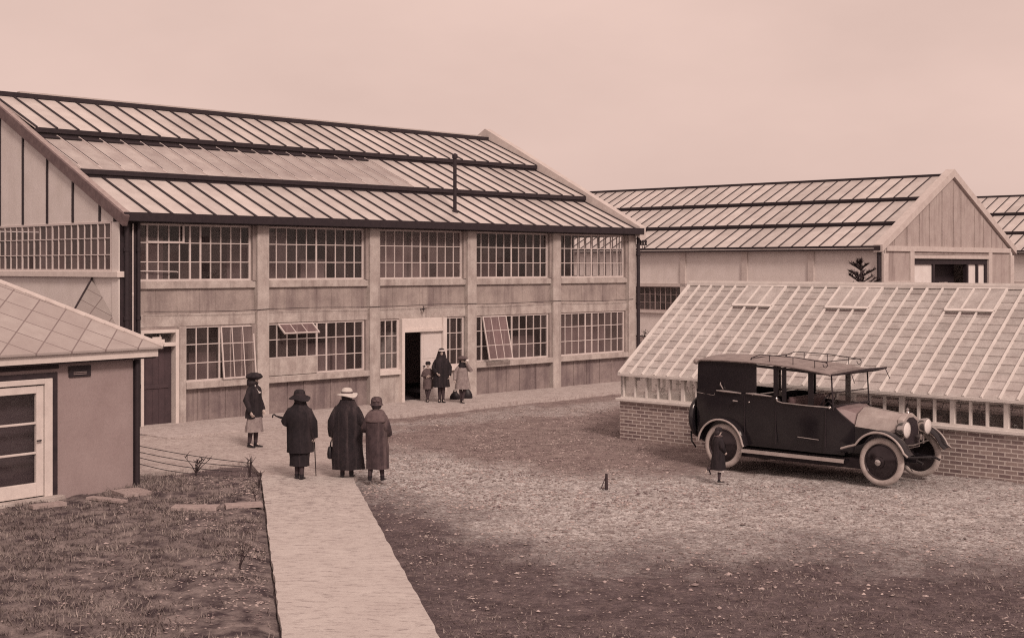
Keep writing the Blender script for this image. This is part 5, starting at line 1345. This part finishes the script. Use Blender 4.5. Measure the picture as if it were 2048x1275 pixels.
J7 = adultJ(elL=(-.17, .04, .70), wrL=(-.075, .10, .84), hdL=(.4, .1, .9), gripL=.5, elR=(.155, -.03, .64), wrR=(.17, .02, .50), knL=(-.04, .02, .285), anL=(.01, .03, .05), knR=(.04, .0, .285), anR=(.02, -.03, .05))
coat7 = [(.30, .165, .13, 0, 0, .05), (.42, .15, .115, 0, 0, .04), (.55, .132, .10, 0, 0, .03), (.66, .122, .092, 0, 0, .01), (.74, .122, .088, 0, 0, 0), (.80, .10, .072, 0, 0, 0), (.84, .06, .055, 0, 0, 0)]
sc7 = [(.755, .10, .085, 0, .006, .06), (.80, .098, .085, 0, .008, .05), (.85, .07, .068, 0, .004, .03), (.87, .052, .055, 0, 0, 0)]
def kerch(root, S):
    q = MB(); q.ball((-.085 * S, .115 * S, .915 * S), .035 * S, .022 * S, .03 * S, 10, 6); q.build('handkerchief', 'whitecloth', root, smooth=60)
person(p7, 168, S7, 'girl in pale coat and dark scarf raising a hand to her face before the bags', J7, [('coat', 'palecloth', coat7, 8), ('scarf', 'blackcloth', sc7, 6)], {'coat': (.052, .05, .046, .042, .034)}, ('beret', 'greycloth'), extra=kerch,
       hair=[(.85, .06, .05, 0, -.026, .06), (.90, .064, .058, 0, -.024, .04), (.945, .06, .06, 0, -.008, 0)])
# 8 toddler running past the back wheel of the car
S8 = .97; p8 = gpt(1437, 962, .0); p8.z = -.012
J8 = adultJ(elL=(-.15, .0, .66), wrL=(-.12, .07, .56), elR=(.15, .0, .66), wrR=(.12, .07, .56), knR=(.05, .01, .28), anR=(.045, -.012, .05), knL=(-.05, .03, .29), anL=(-.08, -.19, .23), ftL=(-.01, -.03, -.075), liftL=True)
coat8 = [(.235, .165, .135, -.01, -.01, .04), (.34, .155, .125, -.005, -.005, .03), (.50, .14, .11, 0, 0, .02), (.65, .13, .10, 0, 0, .01), (.75, .125, .092, 0, 0, 0), (.81, .095, .072, 0, 0, 0), (.85, .06, .055, 0, 0, 0)]
pet = [(.20, .13, .11, 0, 0, .06), (.24, .13, .11, 0, 0, .05), (.30, .12, .10, 0, 0, .0)]
def col8(root, S):
    q = MB(); q.loft(coat_part(S, [(.83, .085, .07, 0, -.004, .03), (.84, .088, .075, 0, -.004, .03), (.858, .06, .058, 0, 0, 0)], 28, 6)); q.build('collar', 'greycloth', root, smooth=60)
person(p8, 72, S8, 'small child running in a dark coat past the rear wheel of the motor car', J8, [('coat', 'blackcloth', coat8, 6), ('petticoat', 'whitecloth', pet, 11)], {'coat': (.055, .052, .048, .044, .036)}, ('cap', 'blackcloth'), extra=col8,
       hair=[(.87, .05, .045, 0, -.03, .06), (.90, .062, .055, 0, -.026, .04), (.945, .06, .06, 0, -.010, 0)])
# bags on the pavement behind the girl
def bag(px, py, w, h, label):
    p = gpt(px, py, .05); q = MB()
    rings = [[(w * k * math.cos(t), w * .55 * k * math.sin(t), z * h) for t in [2 * PI * i / 18 for i in range(18)]] for z, k in ((0, .9), (.08, 1.0), (.4, .95), (.7, .7), (.9, .4), (1.0, .15))]
    q.loft(rings); q.tube([(-w * .35, 0, h * .8), (-w * .25, 0, h * 1.15), (w * .25, 0, h * 1.15), (w * .35, 0, h * .8)], .012, 6)
    o = q.build('bag', 'shoe', smooth=60); o.location = p; tag(o, label, 'bag')
bag(910, 798, .15, .22, 'low dark bag on the pavement to the left of the girl in the pale coat')
bag(934, 796, .16, .28, 'taller dark bag standing behind the girl in the pale coat, against the column')

# ------------------------------------------------------------------ light, sky, camera
w = bpy.data.worlds.new('World'); sc.world = w; w.use_nodes = True
nt = w.node_tree; nt.nodes.clear()
SUN = Vector((.30, -.72, .64)).normalized()
el = math.asin(SUN.z); az = math.atan2(SUN.x, SUN.y)
sky = nt.nodes.new('ShaderNodeTexSky'); sky.sky_type = 'NISHITA'; sky.sun_disc = False; sky.sun_elevation = el; sky.sun_rotation = az; sky.air_density = 1.2; sky.dust_density = 4; sky.ozone_density = 1
bw = nt.nodes.new('ShaderNodeRGBToBW'); nt.links.new(sky.outputs[0], bw.inputs[0])
# an overcast layer evens the clear-sky gradient; soft cloud mottling
tc = nt.nodes.new('ShaderNodeTexCoord'); mp = nt.nodes.new('ShaderNodeMapping'); mp.inputs['Scale'].default_value = (1, 1, 2.2); nt.links.new(tc.outputs['Generated'], mp.inputs[0])
cl = nz(nt, mp.outputs[0], 3.2, 5, .55)
base = math_(nt, 'POWER', bw.outputs[0], .12)
base = math_(nt, 'MULTIPLY', base, math_(nt, 'MULTIPLY_ADD', cl, .34, .83))
cmb = nt.nodes.new('ShaderNodeCombineColor')
for i, t in enumerate(TINT): nt.links.new(math_(nt, 'MULTIPLY', base, 5.3 * t), cmb.inputs[i])
bg = nt.nodes.new('ShaderNodeBackground'); bg.inputs[1].default_value = .076; nt.links.new(cmb.outputs[0], bg.inputs[0])
wo = nt.nodes.new('ShaderNodeOutputWorld'); nt.links.new(bg.outputs[0], wo.inputs[0])
sl_ = bpy.data.lights.new('sun', 'SUN'); sl_.energy = 1.5; sl_.angle = math.radians(13); sl_.color = (1, .78, .67)
so = bpy.data.objects.new('sun', sl_); COL.objects.link(so); so.rotation_euler = SUN.to_track_quat('Z', 'Y').to_euler(); so.location = (20, -20, 30)

cd = bpy.data.cameras.new('camera'); cam = bpy.data.objects.new('camera', cd); COL.objects.link(cam)
cam.location = (0, 0, CAMH); cam.rotation_euler = (math.radians(90), 0, 0)
cd.sensor_fit = 'HORIZONTAL'; cd.sensor_width = 36; cd.lens = 36 * F / 2048; cd.shift_y = -(637.5 - HORIZ) / 2048
cd.clip_start = .1; cd.clip_end = 3000
sc.camera = cam
sc.view_settings.view_transform = 'Standard'; sc.view_settings.look = 'None'; sc.view_settings.exposure = .71; sc.view_settings.gamma = 1
sc.cycles.use_denoising = False; sc.cycles.filter_width = 1.15; sc.cycles.sample_clamp_indirect = 4
sc.cycles.max_bounces = 8; sc.cycles.transparent_max_bounces = 12
